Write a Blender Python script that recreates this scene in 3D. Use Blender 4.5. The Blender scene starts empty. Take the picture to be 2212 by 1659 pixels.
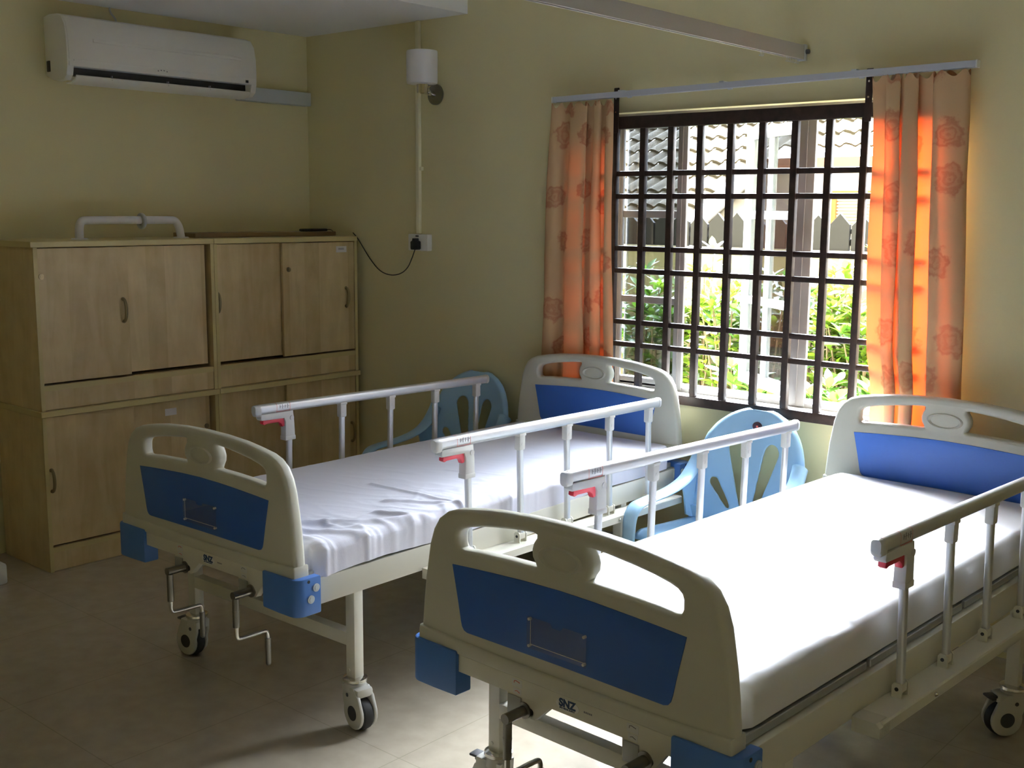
import bpy, bmesh, math, random
from mathutils import Vector, Matrix, Euler, noise

random.seed(7)
sc = bpy.context.scene
C = sc.collection
PI = math.pi

# ------------------------------------------------------------------ camera
cam_data = bpy.data.cameras.new('camera')
cam = bpy.data.objects.new('camera', cam_data)
C.objects.link(cam)
CAM = Vector((5.2288, -4.2292, 1.6352))
YAW, PITCH, ROLL, FPX = 0.7152, -0.1534, 0.0078, 2453.46
fw = Vector((-math.sin(YAW) * math.cos(PITCH), math.cos(YAW) * math.cos(PITCH), math.sin(PITCH)))
rt = Vector((math.cos(YAW), math.sin(YAW), 0))
up = rt.cross(fw)
r2 = rt * math.cos(ROLL) + up * math.sin(ROLL)
u2 = up * math.cos(ROLL) - rt * math.sin(ROLL)
cam.matrix_world = Matrix(((r2.x, u2.x, -fw.x, CAM.x), (r2.y, u2.y, -fw.y, CAM.y),
                           (r2.z, u2.z, -fw.z, CAM.z), (0, 0, 0, 1)))
cam_data.sensor_width = 36.0
cam_data.lens = 36.0 * FPX / 2212.0
cam_data.clip_start = 0.05
sc.camera = cam

# ------------------------------------------------------------------ daylight
SKY_BASE, SKY_GLOW = 4.0, 560.0
w = bpy.data.worlds.new('hazy_sky')
sc.world = w
w.use_nodes = True
wn = w.node_tree.nodes
wl = w.node_tree.links
bg = wn['Background']
tc = wn.new('ShaderNodeTexCoord')
# hazy sky: a wide bright cloud glow over the neighbour's roof, duller elsewhere
dp = wn.new('ShaderNodeVectorMath'); dp.operation = 'DOT_PRODUCT'
dp.inputs[1].default_value = Vector((-0.48, 0.72, 0.58)).normalized()
wl.new(tc.outputs['Generated'], dp.inputs[0])
m1 = wn.new('ShaderNodeMath'); m1.operation = 'SUBTRACT'; m1.inputs[1].default_value = 1.0
wl.new(dp.outputs['Value'], m1.inputs[0])
m2 = wn.new('ShaderNodeMath'); m2.operation = 'MULTIPLY'; m2.inputs[1].default_value = 8.0
wl.new(m1.outputs[0], m2.inputs[0])
m3 = wn.new('ShaderNodeMath'); m3.operation = 'EXPONENT'
wl.new(m2.outputs[0], m3.inputs[0])
m4 = wn.new('ShaderNodeMath'); m4.operation = 'MULTIPLY_ADD'
m4.inputs[1].default_value = SKY_GLOW
m4.inputs[2].default_value = SKY_BASE
wl.new(m3.outputs[0], m4.inputs[0])
bg.inputs[0].default_value = (0.85, 0.92, 1.0, 1)
wl.new(m4.outputs[0], bg.inputs[1])

sun_d = bpy.data.lights.new('sun', 'SUN')
sun_d.energy = 7.0
sun_d.color = (1.0, 0.93, 0.80)
sun_d.angle = math.radians(1.2)
sun = bpy.data.objects.new('sun', sun_d)
C.objects.link(sun)
sd = Vector((-0.22, 0.30, -1.0)).normalized()          # from high behind this building
sun.rotation_euler = sd.to_track_quat('-Z', 'Y').to_euler()

def portal(name, loc, rot, sx, sy):
    d = bpy.data.lights.new(name, 'AREA')
    d.shape = 'RECTANGLE'
    d.size, d.size_y = sx, sy
    d.cycles.is_portal = True
    o = bpy.data.objects.new(name, d)
    o.location, o.rotation_euler = loc, rot
    C.objects.link(o)
portal('window_portal', (2.78, 0.16, 1.43), (-PI / 2, 0, 0), 1.72, 1.28)

vs = sc.view_settings
vs.view_transform = 'Standard'
vs.look = 'None'
vs.exposure = 0.15
vs.gamma = 1.0
vs.use_curve_mapping = False
sc.cycles.use_denoising = True
sc.cycles.max_bounces = 14
sc.cycles.diffuse_bounces = 8
sc.cycles.transparent_max_bounces = 24
sc.cycles.sample_clamp_indirect = 12.0
sc.cycles.caustics_reflective = False
sc.cycles.caustics_refractive = False

# ------------------------------------------------------------------ helpers
class MB:
    """collects shapes into one bmesh"""
    def __init__(s):
        s.bm = bmesh.new()

    def merge(s, other, mat=None):
        me = bpy.data.meshes.new('tmp')
        if mat is not None:
            bmesh.ops.transform(other, matrix=mat, verts=other.verts)
        other.to_mesh(me)
        other.free()
        s.bm.from_mesh(me)
        bpy.data.meshes.remove(me)
        return s

    def box(s, x0, x1, y0, y1, z0, z1, bev=0.0, seg=2, mat=None):
        b = bmesh.new()
        bmesh.ops.create_cube(b, size=1.0)
        for v in b.verts:
            v.co = Vector(((x0 + x1) / 2 + v.co.x * (x1 - x0), (y0 + y1) / 2 + v.co.y * (y1 - y0),
                           (z0 + z1) / 2 + v.co.z * (z1 - z0)))
        if bev > 0:
            bmesh.ops.bevel(b, geom=list(b.edges), offset=bev, segments=seg, affect='EDGES', profile=0.5)
        return s.merge(b, mat)

    def cyl(s, p0, p1, r0, r1=None, seg=20, caps=True):
        p0, p1 = Vector(p0), Vector(p1)
        r1 = r0 if r1 is None else r1
        d = p1 - p0
        b = bmesh.new()
        bmesh.ops.create_cone(b, cap_ends=caps, cap_tris=False, segments=seg, radius1=r0, radius2=r1, depth=d.length)
        q = d.to_track_quat('Z', 'Y').to_matrix().to_4x4()
        return s.merge(b, Matrix.Translation((p0 + p1) / 2) @ q)

    def sphere(s, c, r, sx=1, sy=1, sz=1, seg=16):
        b = bmesh.new()
        bmesh.ops.create_uvsphere(b, u_segments=seg, v_segments=seg // 2 + 2, radius=r)
        return s.merge(b, Matrix.Translation(c) @ Matrix.Diagonal((sx, sy, sz, 1)))

    def rings(s, rings, cap=True, closed=True):
        vs_ = [[s.bm.verts.new(p) for p in r] for r in rings]
        n = len(rings[0])
        for a, b in zip(vs_[:-1], vs_[1:]):
            for i in range(n if closed else n - 1):
                j = (i + 1) % n
                s.bm.faces.new((a[i], a[j], b[j], b[i]))
        if cap and closed:
            s.bm.faces.new(list(reversed(vs_[0])))
            s.bm.faces.new(vs_[-1])
        return s

    def tube(s, pts, r, seg=12, rx=None, up=None, cap=True):
        """sweep a round (or flattened) section along a polyline"""
        pts = [Vector(p) for p in pts]
        n = len(pts)
        rs = r if isinstance(r, (list, tuple)) else [r] * n
        k = 1.0 if rx is None else rx
        ref = Vector(up) if up else None
        prev = None
        out = []
        for i, p in enumerate(pts):
            t = (pts[min(i + 1, n - 1)] - pts[max(i - 1, 0)]).normalized()
            if ref is not None:
                a = ref - t * ref.dot(t)
                a = a.normalized()
            elif prev is None:
                h = Vector((0, 0, 1)) if abs(t.z) < 0.9 else Vector((1, 0, 0))
                a = (h - t * h.dot(t)).normalized()
            else:
                a = (prev - t * prev.dot(t)).normalized()
            prev = a
            b = t.cross(a)
            out.append([p + a * (math.cos(2 * PI * q / seg) * rs[i]) + b * (math.sin(2 * PI * q / seg) * rs[i] * k)
                        for q in range(seg)])
        return s.rings(out, cap)

    def prism(s, poly, axis, a0, a1, bev=0.0):
        """extrude a 2-D polygon along an axis (x: poly=(y,z); y: poly=(x,z); z: poly=(x,y))"""
        def P(q, a):
            return {'x': (a, q[0], q[1]), 'y': (q[0], a, q[1]), 'z': (q[0], q[1], a)}[axis]
        b = bmesh.new()
        v0 = [b.verts.new(P(q, a0)) for q in poly]
        v1 = [b.verts.new(P(q, a1)) for q in poly]
        n = len(poly)
        f0 = b.faces.new(v0)
        f1 = b.faces.new(list(reversed(v1)))
        for i in range(n):
            j = (i + 1) % n
            b.faces.new((v0[j], v0[i], v1[i], v1[j]))
        bmesh.ops.recalc_face_normals(b, faces=b.faces)
        if bev > 0:
            bmesh.ops.bevel(b, geom=list(f0.edges) + list(f1.edges), offset=bev, segments=2, affect='EDGES', profile=0.5)
        return s.merge(b)

    def build(s, name, mat, parent=None, smooth=True, ang=35):
        bmesh.ops.recalc_face_normals(s.bm, faces=s.bm.faces)
        me = bpy.data.meshes.new(name)
        s.bm.to_mesh(me)
        s.bm.free()
        return link(name, me, mat, parent, smooth, ang)

def link(name, me, mat, parent=None, smooth=True, ang=35):
    if mat is not None:
        me.materials.append(mat)
    if smooth:
        me.polygons.foreach_set('use_smooth', [True] * len(me.polygons))
        me.set_sharp_from_angle(angle=math.radians(ang))
    o = bpy.data.objects.new(name, me)
    C.objects.link(o)
    if parent is not None:
        o.parent = parent
    return o

def thing(name, label, cat, loc=(0, 0, 0), rz=0.0, group=None):
    o = bpy.data.objects.new(name, None)
    o.empty_display_size = 0.1
    C.objects.link(o)
    o.location = loc
    o.rotation_euler = (0, 0, rz)
    return tag(o, label, cat, group)

def tag(o, label, cat, group=None):
    o['label'] = label
    o['category'] = cat
    if group:
        o['group'] = group
    return o

def struct(o, label=None):
    o['kind'] = 'structure'
    if label:
        o['label'] = label
    return o

def copy_tree(o, parent=None):
    c = o.copy()
    C.objects.link(c)
    if parent is not None:
        c.parent = parent
    for ch in [x for x in bpy.data.objects if x.parent == o and x != c]:
        copy_tree(ch, c)
    return c

def arc(cx, cy, r, a0, a1, n=6):
    return [(cx + r * math.cos(math.radians(a0 + (a1 - a0) * i / n)), cy + r * math.sin(math.radians(a0 + (a1 - a0) * i / n))) for i in range(n + 1)]

def rrect(x0, x1, y0, y1, r, n=5):
    return arc(x1 - r, y1 - r, r, 0, 90, n) + arc(x0 + r, y1 - r, r, 90, 180, n) + arc(x0 + r, y0 + r, r, 180, 270, n) + arc(x1 - r, y0 + r, r, 270, 360, n)

def smooth_poly(pts, it=2):
    """Chaikin corner cutting of a closed polygon"""
    for _ in range(it):
        q = []
        n = len(pts)
        for i in range(n):
            a, b = pts[i], pts[(i + 1) % n]
            q.append((a[0] * .75 + b[0] * .25, a[1] * .75 + b[1] * .25))
            q.append((a[0] * .25 + b[0] * .75, a[1] * .25 + b[1] * .75))
        pts = q
    return pts

def smooth_open(pts, it=2):
    for _ in range(it):
        q = [pts[0]]
        for a, b in zip(pts[:-1], pts[1:]):
            a, b = Vector(a), Vector(b)
            q += [a * .75 + b * .25, a * .25 + b * .75]
        q.append(pts[-1])
        pts = q
    return [Vector(p) for p in pts]

def plate_mesh(outlines, thick, bevel, to3):
    """filled outline with holes, extruded and bevelled; to3 maps (x, y, depth) to 3-D"""
    cu = bpy.data.curves.new('plate', 'CURVE')
    cu.dimensions = '2D'
    cu.fill_mode = 'BOTH'
    cu.extrude = max(thick / 2 - bevel, 0.0001)
    cu.bevel_depth = bevel
    cu.bevel_resolution = 2
    cu.offset = -bevel
    for pts in outlines:
        sp_ = cu.splines.new('POLY')
        sp_.points.add(len(pts) - 1)
        for p, q in zip(sp_.points, pts):
            p.co = (q[0], q[1], 0, 1)
        sp_.use_cyclic_u = True
    o = bpy.data.objects.new('plate', cu)
    C.objects.link(o)
    dg = bpy.context.evaluated_depsgraph_get()
    me = bpy.data.meshes.new_from_object(o.evaluated_get(dg))
    bpy.data.objects.remove(o)
    bpy.data.curves.remove(cu)
    for v in me.vertices:
        v.co = Vector(to3(v.co.x, v.co.y, v.co.z))
    b = bmesh.new()
    b.from_mesh(me)
    bmesh.ops.remove_doubles(b, verts=b.verts, dist=1e-5)
    bmesh.ops.recalc_face_normals(b, faces=b.faces)
    b.to_mesh(me)
    b.free()
    me.materials.clear()
    return me

def text_mesh(txt, size, to3, thick=0.0004, bold=0.0):
    cu = bpy.data.curves.new('txt', 'FONT')
    cu.body = txt
    cu.size = size
    cu.align_x = 'CENTER'
    cu.align_y = 'CENTER'
    cu.extrude = thick
    cu.offset = bold
    o = bpy.data.objects.new('txt', cu)
    C.objects.link(o)
    dg = bpy.context.evaluated_depsgraph_get()
    me = bpy.data.meshes.new_from_object(o.evaluated_get(dg))
    bpy.data.objects.remove(o)
    bpy.data.curves.remove(cu)
    for v in me.vertices:
        v.co = Vector(to3(v.co.x, v.co.y, v.co.z))
    me.materials.clear()
    return me

# ------------------------------------------------------------------ materials
def mat(name, col, rough=0.5, metal=0.0, spec=0.5, bump=0.0, bscale=200.0, var=0.0, vscale=4.0, coat=0.0):
    m = bpy.data.materials.new(name)
    m.use_nodes = True
    nt = m.node_tree
    b = nt.nodes['Principled BSDF']
    b.inputs['Base Color'].default_value = (*col, 1)
    b.inputs['Roughness'].default_value = rough
    b.inputs['Metallic'].default_value = metal
    b.inputs['Specular IOR Level'].default_value = spec
    b.inputs['Coat Weight'].default_value = coat
    tcn = nt.nodes.new('ShaderNodeTexCoord')
    if var > 0:
        n = nt.nodes.new('ShaderNodeTexNoise')
        n.inputs['Scale'].default_value = vscale
        n.inputs['Detail'].default_value = 5
        nt.links.new(tcn.outputs['Object'], n.inputs['Vector'])
        r = nt.nodes.new('ShaderNodeValToRGB')
        r.color_ramp.elements[0].position = 0.3
        r.color_ramp.elements[1].position = 0.7
        r.color_ramp.elements[0].color = (*[c * (1 - var) for c in col], 1)
        r.color_ramp.elements[1].color = (*[min(1, c * (1 + var)) for c in col], 1)
        nt.links.new(n.outputs['Fac'], r.inputs[0])
        nt.links.new(r.outputs[0], b.inputs['Base Color'])
    if bump > 0:
        n = nt.nodes.new('ShaderNodeTexNoise')
        n.inputs['Scale'].default_value = bscale
        n.inputs['Detail'].default_value = 3
        nt.links.new(tcn.outputs['Object'], n.inputs['Vector'])
        bp = nt.nodes.new('ShaderNodeBump')
        bp.inputs['Strength'].default_value = bump
        bp.inputs['Distance'].default_value = 0.002
        nt.links.new(n.outputs['Fac'], bp.inputs['Height'])
        nt.links.new(bp.outputs[0], b.inputs['Normal'])
    return m

def N(nt, t, **kw):
    n = nt.nodes.new(t)
    for k, v in kw.items():
        if k.startswith('_'):
            setattr(n, k[1:], v)
        else:
            n.inputs[k].default_value = v
    return n

M = {}
M['wall'] = mat('cream_wall_paint', (0.74, 0.68, 0.41), 0.75, spec=0.25, bump=0.05, bscale=120, var=0.03, vscale=1.5)
M['ceil'] = mat('white_ceiling_paint', (0.88, 0.89, 0.90), 0.8, spec=0.2, bump=0.04, bscale=90)
M['outwall'] = mat('outside_render', (0.62, 0.56, 0.42), 0.85, spec=0.2, var=0.05)
M['sill'] = mat('white_sill', (0.80, 0.79, 0.75), 0.5)
M['cream_plastic'] = mat('cream_moulded_plastic', (0.62, 0.605, 0.51), 0.42, bump=0.04, bscale=500)
M['blue_panel'] = mat('blue_laminate', (0.035, 0.13, 0.48), 0.45, bump=0.02, bscale=600)
M['blue_bumper'] = mat('blue_plastic', (0.07, 0.20, 0.56), 0.4)
M['white_metal'] = mat('cream_powder_coat', (0.74, 0.72, 0.62), 0.35)
M['alu'] = mat('satin_aluminium', (0.72, 0.73, 0.75), 0.36, metal=0.55)
M['rail_plastic'] = mat('light_grey_plastic', (0.72, 0.72, 0.70), 0.4)
M['red'] = mat('red_plastic', (0.62, 0.03, 0.06), 0.4)
M['redline'] = mat('red_print', (0.75, 0.16, 0.12), 0.6)
M['ink'] = mat('grey_print', (0.25, 0.25, 0.27), 0.6)
M['chrome'] = mat('chrome', (0.75, 0.74, 0.70), 0.15, metal=1.0)
M['darkchrome'] = mat('worn_steel', (0.28, 0.27, 0.24), 0.28, metal=1.0)
M['rubber'] = mat('black_rubber', (0.02, 0.02, 0.02), 0.6)
M['darkgrey'] = mat('dark_grey_plastic', (0.05, 0.05, 0.055), 0.5)
M['caster'] = mat('caster_plastic', (0.62, 0.61, 0.56), 0.4)
M['white_plastic'] = mat('white_plastic', (0.82, 0.82, 0.80), 0.4)
M['ac_white'] = mat('aircon_white', (0.90, 0.91, 0.88), 0.4, var=0.02, vscale=3)
M['black'] = mat('black_plastic', (0.012, 0.012, 0.013), 0.5)
M['trunk'] = mat('grey_trunking', (0.58, 0.63, 0.66), 0.5)
M['conduit'] = mat('cream_conduit', (0.86, 0.82, 0.60), 0.5)
M['wire'] = mat('dark_cable', (0.03, 0.028, 0.022), 0.5)
M['shade'] = mat('white_lamp_glass', (0.86, 0.86, 0.88), 0.35)
M['chair'] = mat('pale_blue_plastic', (0.36, 0.58, 0.80), 0.3, spec=0.5)
M['sticker'] = mat('maroon_sticker', (0.035, 0.008, 0.016), 0.4)
M['track_alu'] = mat('grey_track', (0.50, 0.52, 0.58), 0.45)
M['beam_alu'] = mat('cream_grey_track', (0.46, 0.45, 0.40), 0.5)
M['iron'] = mat('dark_brown_painted_iron', (0.022, 0.012, 0.009), 0.5, spec=0.25, bump=0.15, bscale=60, var=0.5, vscale=30)
M['win_alu'] = mat('window_aluminium', (0.36, 0.34, 0.32), 0.5, metal=0.1)
M['win_white'] = mat('white_window_frame', (0.80, 0.80, 0.78), 0.4)
M['deck'] = mat('grey_steel_deck', (0.42, 0.43, 0.42), 0.45, metal=0.4)
M['foam'] = mat('grey_mattress_cover', (0.10, 0.11, 0.14), 0.7)
M['paper'] = mat('paper_label', (0.78, 0.76, 0.78), 0.7)
M['handle'] = mat('brass_bow_handle', (0.30, 0.25, 0.14), 0.35, metal=0.8)
M['board'] = mat('brown_board', (0.24, 0.16, 0.07), 0.5)
M['grabbar'] = mat('white_grab_bar', (0.80, 0.80, 0.83), 0.35)

def wood_mat(name, c1, c2):
    m = bpy.data.materials.new(name)
    m.use_nodes = True
    nt = m.node_tree
    b = nt.nodes['Principled BSDF']
    b.inputs['Roughness'].default_value = 0.42
    tcn = N(nt, 'ShaderNodeTexCoord')
    mp = N(nt, 'ShaderNodeMapping')
    mp.inputs['Scale'].default_value = (6, 6, 1.1)
    nt.links.new(tcn.outputs['Object'], mp.inputs[0])
    n1 = N(nt, 'ShaderNodeTexNoise', Scale=2.2, Detail=6.0, Distortion=1.2)
    nt.links.new(mp.outputs[0], n1.inputs['Vector'])
    n2 = N(nt, 'ShaderNodeTexNoise', Scale=9.0, Detail=3.0)
    nt.links.new(tcn.outputs['Object'], n2.inputs['Vector'])
    # staves about 9 cm wide and of slightly different tone
    sx = N(nt, 'ShaderNodeSeparateXYZ')
    nt.links.new(tcn.outputs['Object'], sx.inputs[0])
    ml = N(nt, 'ShaderNodeMath', _operation='MULTIPLY')
    ml.inputs[1].default_value = 10.0
    nt.links.new(sx.outputs['Y'], ml.inputs[0])
    fl = N(nt, 'ShaderNodeMath', _operation='FLOOR')
    nt.links.new(ml.outputs[0], fl.inputs[0])
    wn_ = N(nt, 'ShaderNodeTexWhiteNoise', _noise_dimensions='1D')
    nt.links.new(fl.outputs[0], wn_.inputs['W'])
    a1 = N(nt, 'ShaderNodeMath', _operation='MULTIPLY_ADD')
    a1.inputs[1].default_value = 0.28
    nt.links.new(wn_.outputs['Value'], a1.inputs[0])
    a2 = N(nt, 'ShaderNodeMath', _operation='MULTIPLY_ADD')
    a2.inputs[1].default_value = 0.55
    a2.inputs[2].default_value = -0.08
    nt.links.new(n1.outputs['Fac'], a2.inputs[0])
    nt.links.new(a2.outputs[0], a1.inputs[2])
    a3 = N(nt, 'ShaderNodeMath', _operation='MULTIPLY_ADD')
    a3.inputs[1].default_value = 0.45
    nt.links.new(n2.outputs['Fac'], a3.inputs[0])
    nt.links.new(a1.outputs[0], a3.inputs[2])
    r = N(nt, 'ShaderNodeValToRGB')
    r.color_ramp.elements[0].position = 0.32
    r.color_ramp.elements[1].position = 0.78
    r.color_ramp.elements[0].color = (*c1, 1)
    r.color_ramp.elements[1].color = (*c2, 1)
    nt.links.new(a3.outputs[0], r.inputs[0])
    nt.links.new(r.outputs[0], b.inputs['Base Color'])
    return m
M['maple'] = wood_mat('maple_laminate', (0.50, 0.375, 0.185), (0.70, 0.565, 0.325))
M['maple_edge'] = mat('maple_edging', (0.58, 0.49, 0.235), 0.42, var=0.05, vscale=8)

def floor_mat():
    m = bpy.data.materials.new('polished_floor_tiles')
    m.use_nodes = True
    nt = m.node_tree
    b = nt.nodes['Principled BSDF']
    b.inputs['Roughness'].default_value = 0.10
    b.inputs['Specular IOR Level'].default_value = 0.75
    tcn = N(nt, 'ShaderNodeTexCoord')
    mp = N(nt, 'ShaderNodeMapping')
    mp.inputs['Location'].default_value = (0.12, 0.23, 0)
    nt.links.new(tcn.outputs['Object'], mp.inputs[0])
    br = N(nt, 'ShaderNodeTexBrick', Scale=1.0)
    br.offset = 0.0
    br.inputs['Brick Width'].default_value = 0.6
    br.inputs['Row Height'].default_value = 0.6
    br.inputs['Mortar Size'].default_value = 0.0018
    br.inputs['Mortar Smooth'].default_value = 0.2
    br.inputs['Color1'].default_value = (0.44, 0.385, 0.305, 1)
    br.inputs['Color2'].default_value = (0.435, 0.38, 0.30, 1)
    br.inputs['Mortar'].default_value = (0.335, 0.305, 0.235, 1)
    nt.links.new(mp.outputs[0], br.inputs['Vector'])
    n = N(nt, 'ShaderNodeTexNoise', Scale=14.0, Detail=6.0)
    nt.links.new(tcn.outputs['Object'], n.inputs['Vector'])
    mx = N(nt, 'ShaderNodeMixRGB', _blend_type='OVERLAY')
    mx.inputs[0].default_value = 0.18
    nt.links.new(br.outputs['Color'], mx.inputs[1])
    nt.links.new(n.outputs['Fac'], mx.inputs[2])
    nt.links.new(mx.outputs[0], b.inputs['Base Color'])
    return m
M['floor'] = floor_mat()

def sheet_mat(name, col, bump=0.25, sc_=7.0):
    m = bpy.data.materials.new(name)
    m.use_nodes = True
    nt = m.node_tree
    b = nt.nodes['Principled BSDF']
    b.inputs['Base Color'].default_value = (*col, 1)
    b.inputs['Roughness'].default_value = 0.85
    b.inputs['Specular IOR Level'].default_value = 0.2
    b.inputs['Sheen Weight'].default_value = 0.15
    tcn = N(nt, 'ShaderNodeTexCoord')
    n = N(nt, 'ShaderNodeTexNoise', Scale=sc_, Detail=5.0, Distortion=0.8)
    nt.links.new(tcn.outputs['Object'], n.inputs['Vector'])
    bp = N(nt, 'ShaderNodeBump', Strength=bump, Distance=0.01)
    nt.links.new(n.outputs['Fac'], bp.inputs['Height'])
    nt.links.new(bp.outputs[0], b.inputs['Normal'])
    return m
M['sheetA'] = sheet_mat('lavender_white_cotton', (0.80, 0.80, 0.90), 0.3, 5.0)
M['sheetB'] = sheet_mat('white_cotton', (0.82, 0.82, 0.85), 0.12, 6.0)

def glass_mat(name, tint, gloss=0.08):
    m = bpy.data.materials.new(name)
    m.use_nodes = True
    nt = m.node_tree
    nt.nodes.remove(nt.nodes['Principled BSDF'])
    out = nt.nodes['Material Output']
    t = N(nt, 'ShaderNodeBsdfTransparent')
    t.inputs[0].default_value = (*tint, 1)
    g = N(nt, 'ShaderNodeBsdfGlossy', Roughness=0.02)
    g.inputs['Color'].default_value = (1, 1, 1, 1)
    lw = N(nt, 'ShaderNodeLayerWeight', Blend=0.5)
    pw = N(nt, 'ShaderNodeMath', _operation='POWER')
    pw.inputs[1].default_value = 4.0
    nt.links.new(lw.outputs['Facing'], pw.inputs[0])
    ml = N(nt, 'ShaderNodeMath', _operation='MULTIPLY_ADD')
    ml.inputs[1].default_value = 0.15
    ml.inputs[2].default_value = gloss
    nt.links.new(pw.outputs[0], ml.inputs[0])
    mx = N(nt, 'ShaderNodeMixShader')
    nt.links.new(ml.outputs[0], mx.inputs[0])
    nt.links.new(t.outputs[0], mx.inputs[1])
    nt.links.new(g.outputs[0], mx.inputs[2])
    nt.links.new(mx.outputs[0], out.inputs[0])
    return m
M['tint_glass'] = glass_mat('tinted_window_glass', (0.36, 0.38, 0.40), 0.05)
M['acrylic'] = glass_mat('clear_acrylic', (0.93, 0.93, 0.94), 0.07)

def curtain_mat():
    m = bpy.data.materials.new('orange_rose_curtain')
    m.use_nodes = True
    nt = m.node_tree
    nt.nodes.remove(nt.nodes['Principled BSDF'])
    out = nt.nodes['Material Output']
    uv = N(nt, 'ShaderNodeUVMap')
    vo = N(nt, 'ShaderNodeTexVoronoi', _feature='F1', _voronoi_dimensions='2D')
    vo.inputs['Scale'].default_value = 4.3
    vo.inputs['Randomness'].default_value = 0.55
    nt.links.new(uv.outputs[0], vo.inputs['Vector'])
    nz = N(nt, 'ShaderNodeTexNoise', Scale=26.0, Detail=3.0)
    nt.links.new(uv.outputs[0], nz.inputs['Vector'])
    d = N(nt, 'ShaderNodeMath', _operation='MULTIPLY_ADD')      # wobbly petal edge
    d.inputs[1].default_value = 0.35
    nt.links.new(nz.outputs['Fac'], d.inputs[0])
    nt.links.new(vo.outputs['Distance'], d.inputs[2])
    blob = N(nt, 'ShaderNodeValToRGB')
    e = blob.color_ramp.elements
    e[0].position = 0.40
    e[0].color = (1, 1, 1, 1)
    e[1].position = 0.44
    e[1].color = (0, 0, 0, 1)
    nt.links.new(d.outputs[0], blob.inputs[0])
    rg = N(nt, 'ShaderNodeMath', _operation='MULTIPLY')          # petal rings
    rg.inputs[1].default_value = 55.0
    nt.links.new(d.outputs[0], rg.inputs[0])
    sn = N(nt, 'ShaderNodeMath', _operation='SINE')
    nt.links.new(rg.outputs[0], sn.inputs[0])
    rr = N(nt, 'ShaderNodeMath', _operation='MULTIPLY_ADD')
    rr.inputs[1].default_value = 0.22
    rr.inputs[2].default_value = 0.70
    nt.links.new(sn.outputs[0], rr.inputs[0])
    rose = N(nt, 'ShaderNodeMath', _operation='MULTIPLY')
    nt.links.new(blob.outputs[0], rose.inputs[0])
    nt.links.new(rr.outputs[0], rose.inputs[1])
    mixd = N(nt, 'ShaderNodeMixRGB')
    mixd.inputs[1].default_value = (0.54, 0.37, 0.20, 1)
    mixd.inputs[2].default_value = (0.40, 0.19, 0.10, 1)
    nt.links.new(rose.outputs[0], mixd.inputs[0])
    mixt = N(nt, 'ShaderNodeMixRGB')
    mixt.inputs[1].default_value = (0.62, 0.062, 0.008, 1)
    mixt.inputs[2].default_value = (0.50, 0.035, 0.006, 1)
    nt.links.new(rose.outputs[0], mixt.inputs[0])
    df = N(nt, 'ShaderNodeBsdfDiffuse')
    nt.links.new(mixd.outputs[0], df.inputs[0])
    tr = N(nt, 'ShaderNodeBsdfTranslucent')
    nt.links.new(mixt.outputs[0], tr.inputs[0])
    mx = N(nt, 'ShaderNodeMixShader')
    mx.inputs[0].default_value = 0.10
    nt.links.new(df.outputs[0], mx.inputs[1])
    nt.links.new(tr.outputs[0], mx.inputs[2])
    nt.links.new(mx.outputs[0], out.inputs[0])
    return m
M['curtain'] = curtain_mat()

def leaf_mat(name, col, tcol):
    m = bpy.data.materials.new(name)
    m.use_nodes = True
    nt = m.node_tree
    nt.nodes.remove(nt.nodes['Principled BSDF'])
    out = nt.nodes['Material Output']
    tcn = N(nt, 'ShaderNodeTexCoord')
    nz = N(nt, 'ShaderNodeTexNoise', Scale=9.0)
    nt.links.new(tcn.outputs['Object'], nz.inputs['Vector'])
    r = N(nt, 'ShaderNodeValToRGB')
    r.color_ramp.elements[0].position = 0.3
    r.color_ramp.elements[1].position = 0.7
    r.color_ramp.elements[0].color = (*[c * 0.55 for c in col], 1)
    r.color_ramp.elements[1].color = (*[min(1, c * 1.4) for c in col], 1)
    nt.links.new(nz.outputs['Fac'], r.inputs[0])
    df = N(nt, 'ShaderNodeBsdfPrincipled', Roughness=0.4)
    nt.links.new(r.outputs[0], df.inputs['Base Color'])
    tr = N(nt, 'ShaderNodeBsdfTranslucent')
    tr.inputs[0].default_value = (*tcol, 1)
    mx = N(nt, 'ShaderNodeMixShader')
    mx.inputs[0].default_value = 0.35
    nt.links.new(df.outputs[0], mx.inputs[1])
    nt.links.new(tr.outputs[0], mx.inputs[2])
    nt.links.new(mx.outputs[0], out.inputs[0])
    return m
M['leaf_lime'] = leaf_mat('lime_leaves', (0.10, 0.16, 0.02), (0.16, 0.26, 0.02))
M['leaf_mid'] = leaf_mat('mid_green_leaves', (0.05, 0.11, 0.02), (0.09, 0.20, 0.02))
M['leaf_dark'] = leaf_mat('dark_green_leaves', (0.03, 0.07, 0.022), (0.04, 0.11, 0.015))
M['stem'] = mat('woody_stem', (0.09, 0.06, 0.035), 0.8)
M['petal'] = mat('pink_petals', (0.40, 0.10, 0.14), 0.6)
M['petal_red'] = mat('red_petals', (0.36, 0.05, 0.03), 0.6)
M['picket'] = mat('charcoal_picket_paint', (0.012, 0.011, 0.012), 0.7, spec=0.1)
M['tile'] = mat('weathered_roof_tile', (0.052, 0.042, 0.026), 0.9, spec=0.1, var=0.35, vscale=3)
M['mortar'] = mat('pale_mortar', (0.25, 0.24, 0.22), 0.8)
M['house'] = mat('white_house_wall', (0.60, 0.59, 0.57), 0.85)
M['fascia'] = mat('orange_brown_fascia', (0.30, 0.13, 0.08), 0.6)
M['orange_frame'] = mat('orange_window_frame', (0.40, 0.17, 0.05), 0.6)
M['blind'] = mat('cream_blind', (0.40, 0.36, 0.27), 0.6)
M['gardenwall'] = mat('cream_garden_wall', (0.17, 0.145, 0.085), 0.9, var=0.2, vscale=3)
M['soil'] = mat('soil', (0.06, 0.045, 0.03), 0.95, var=0.3)

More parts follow.
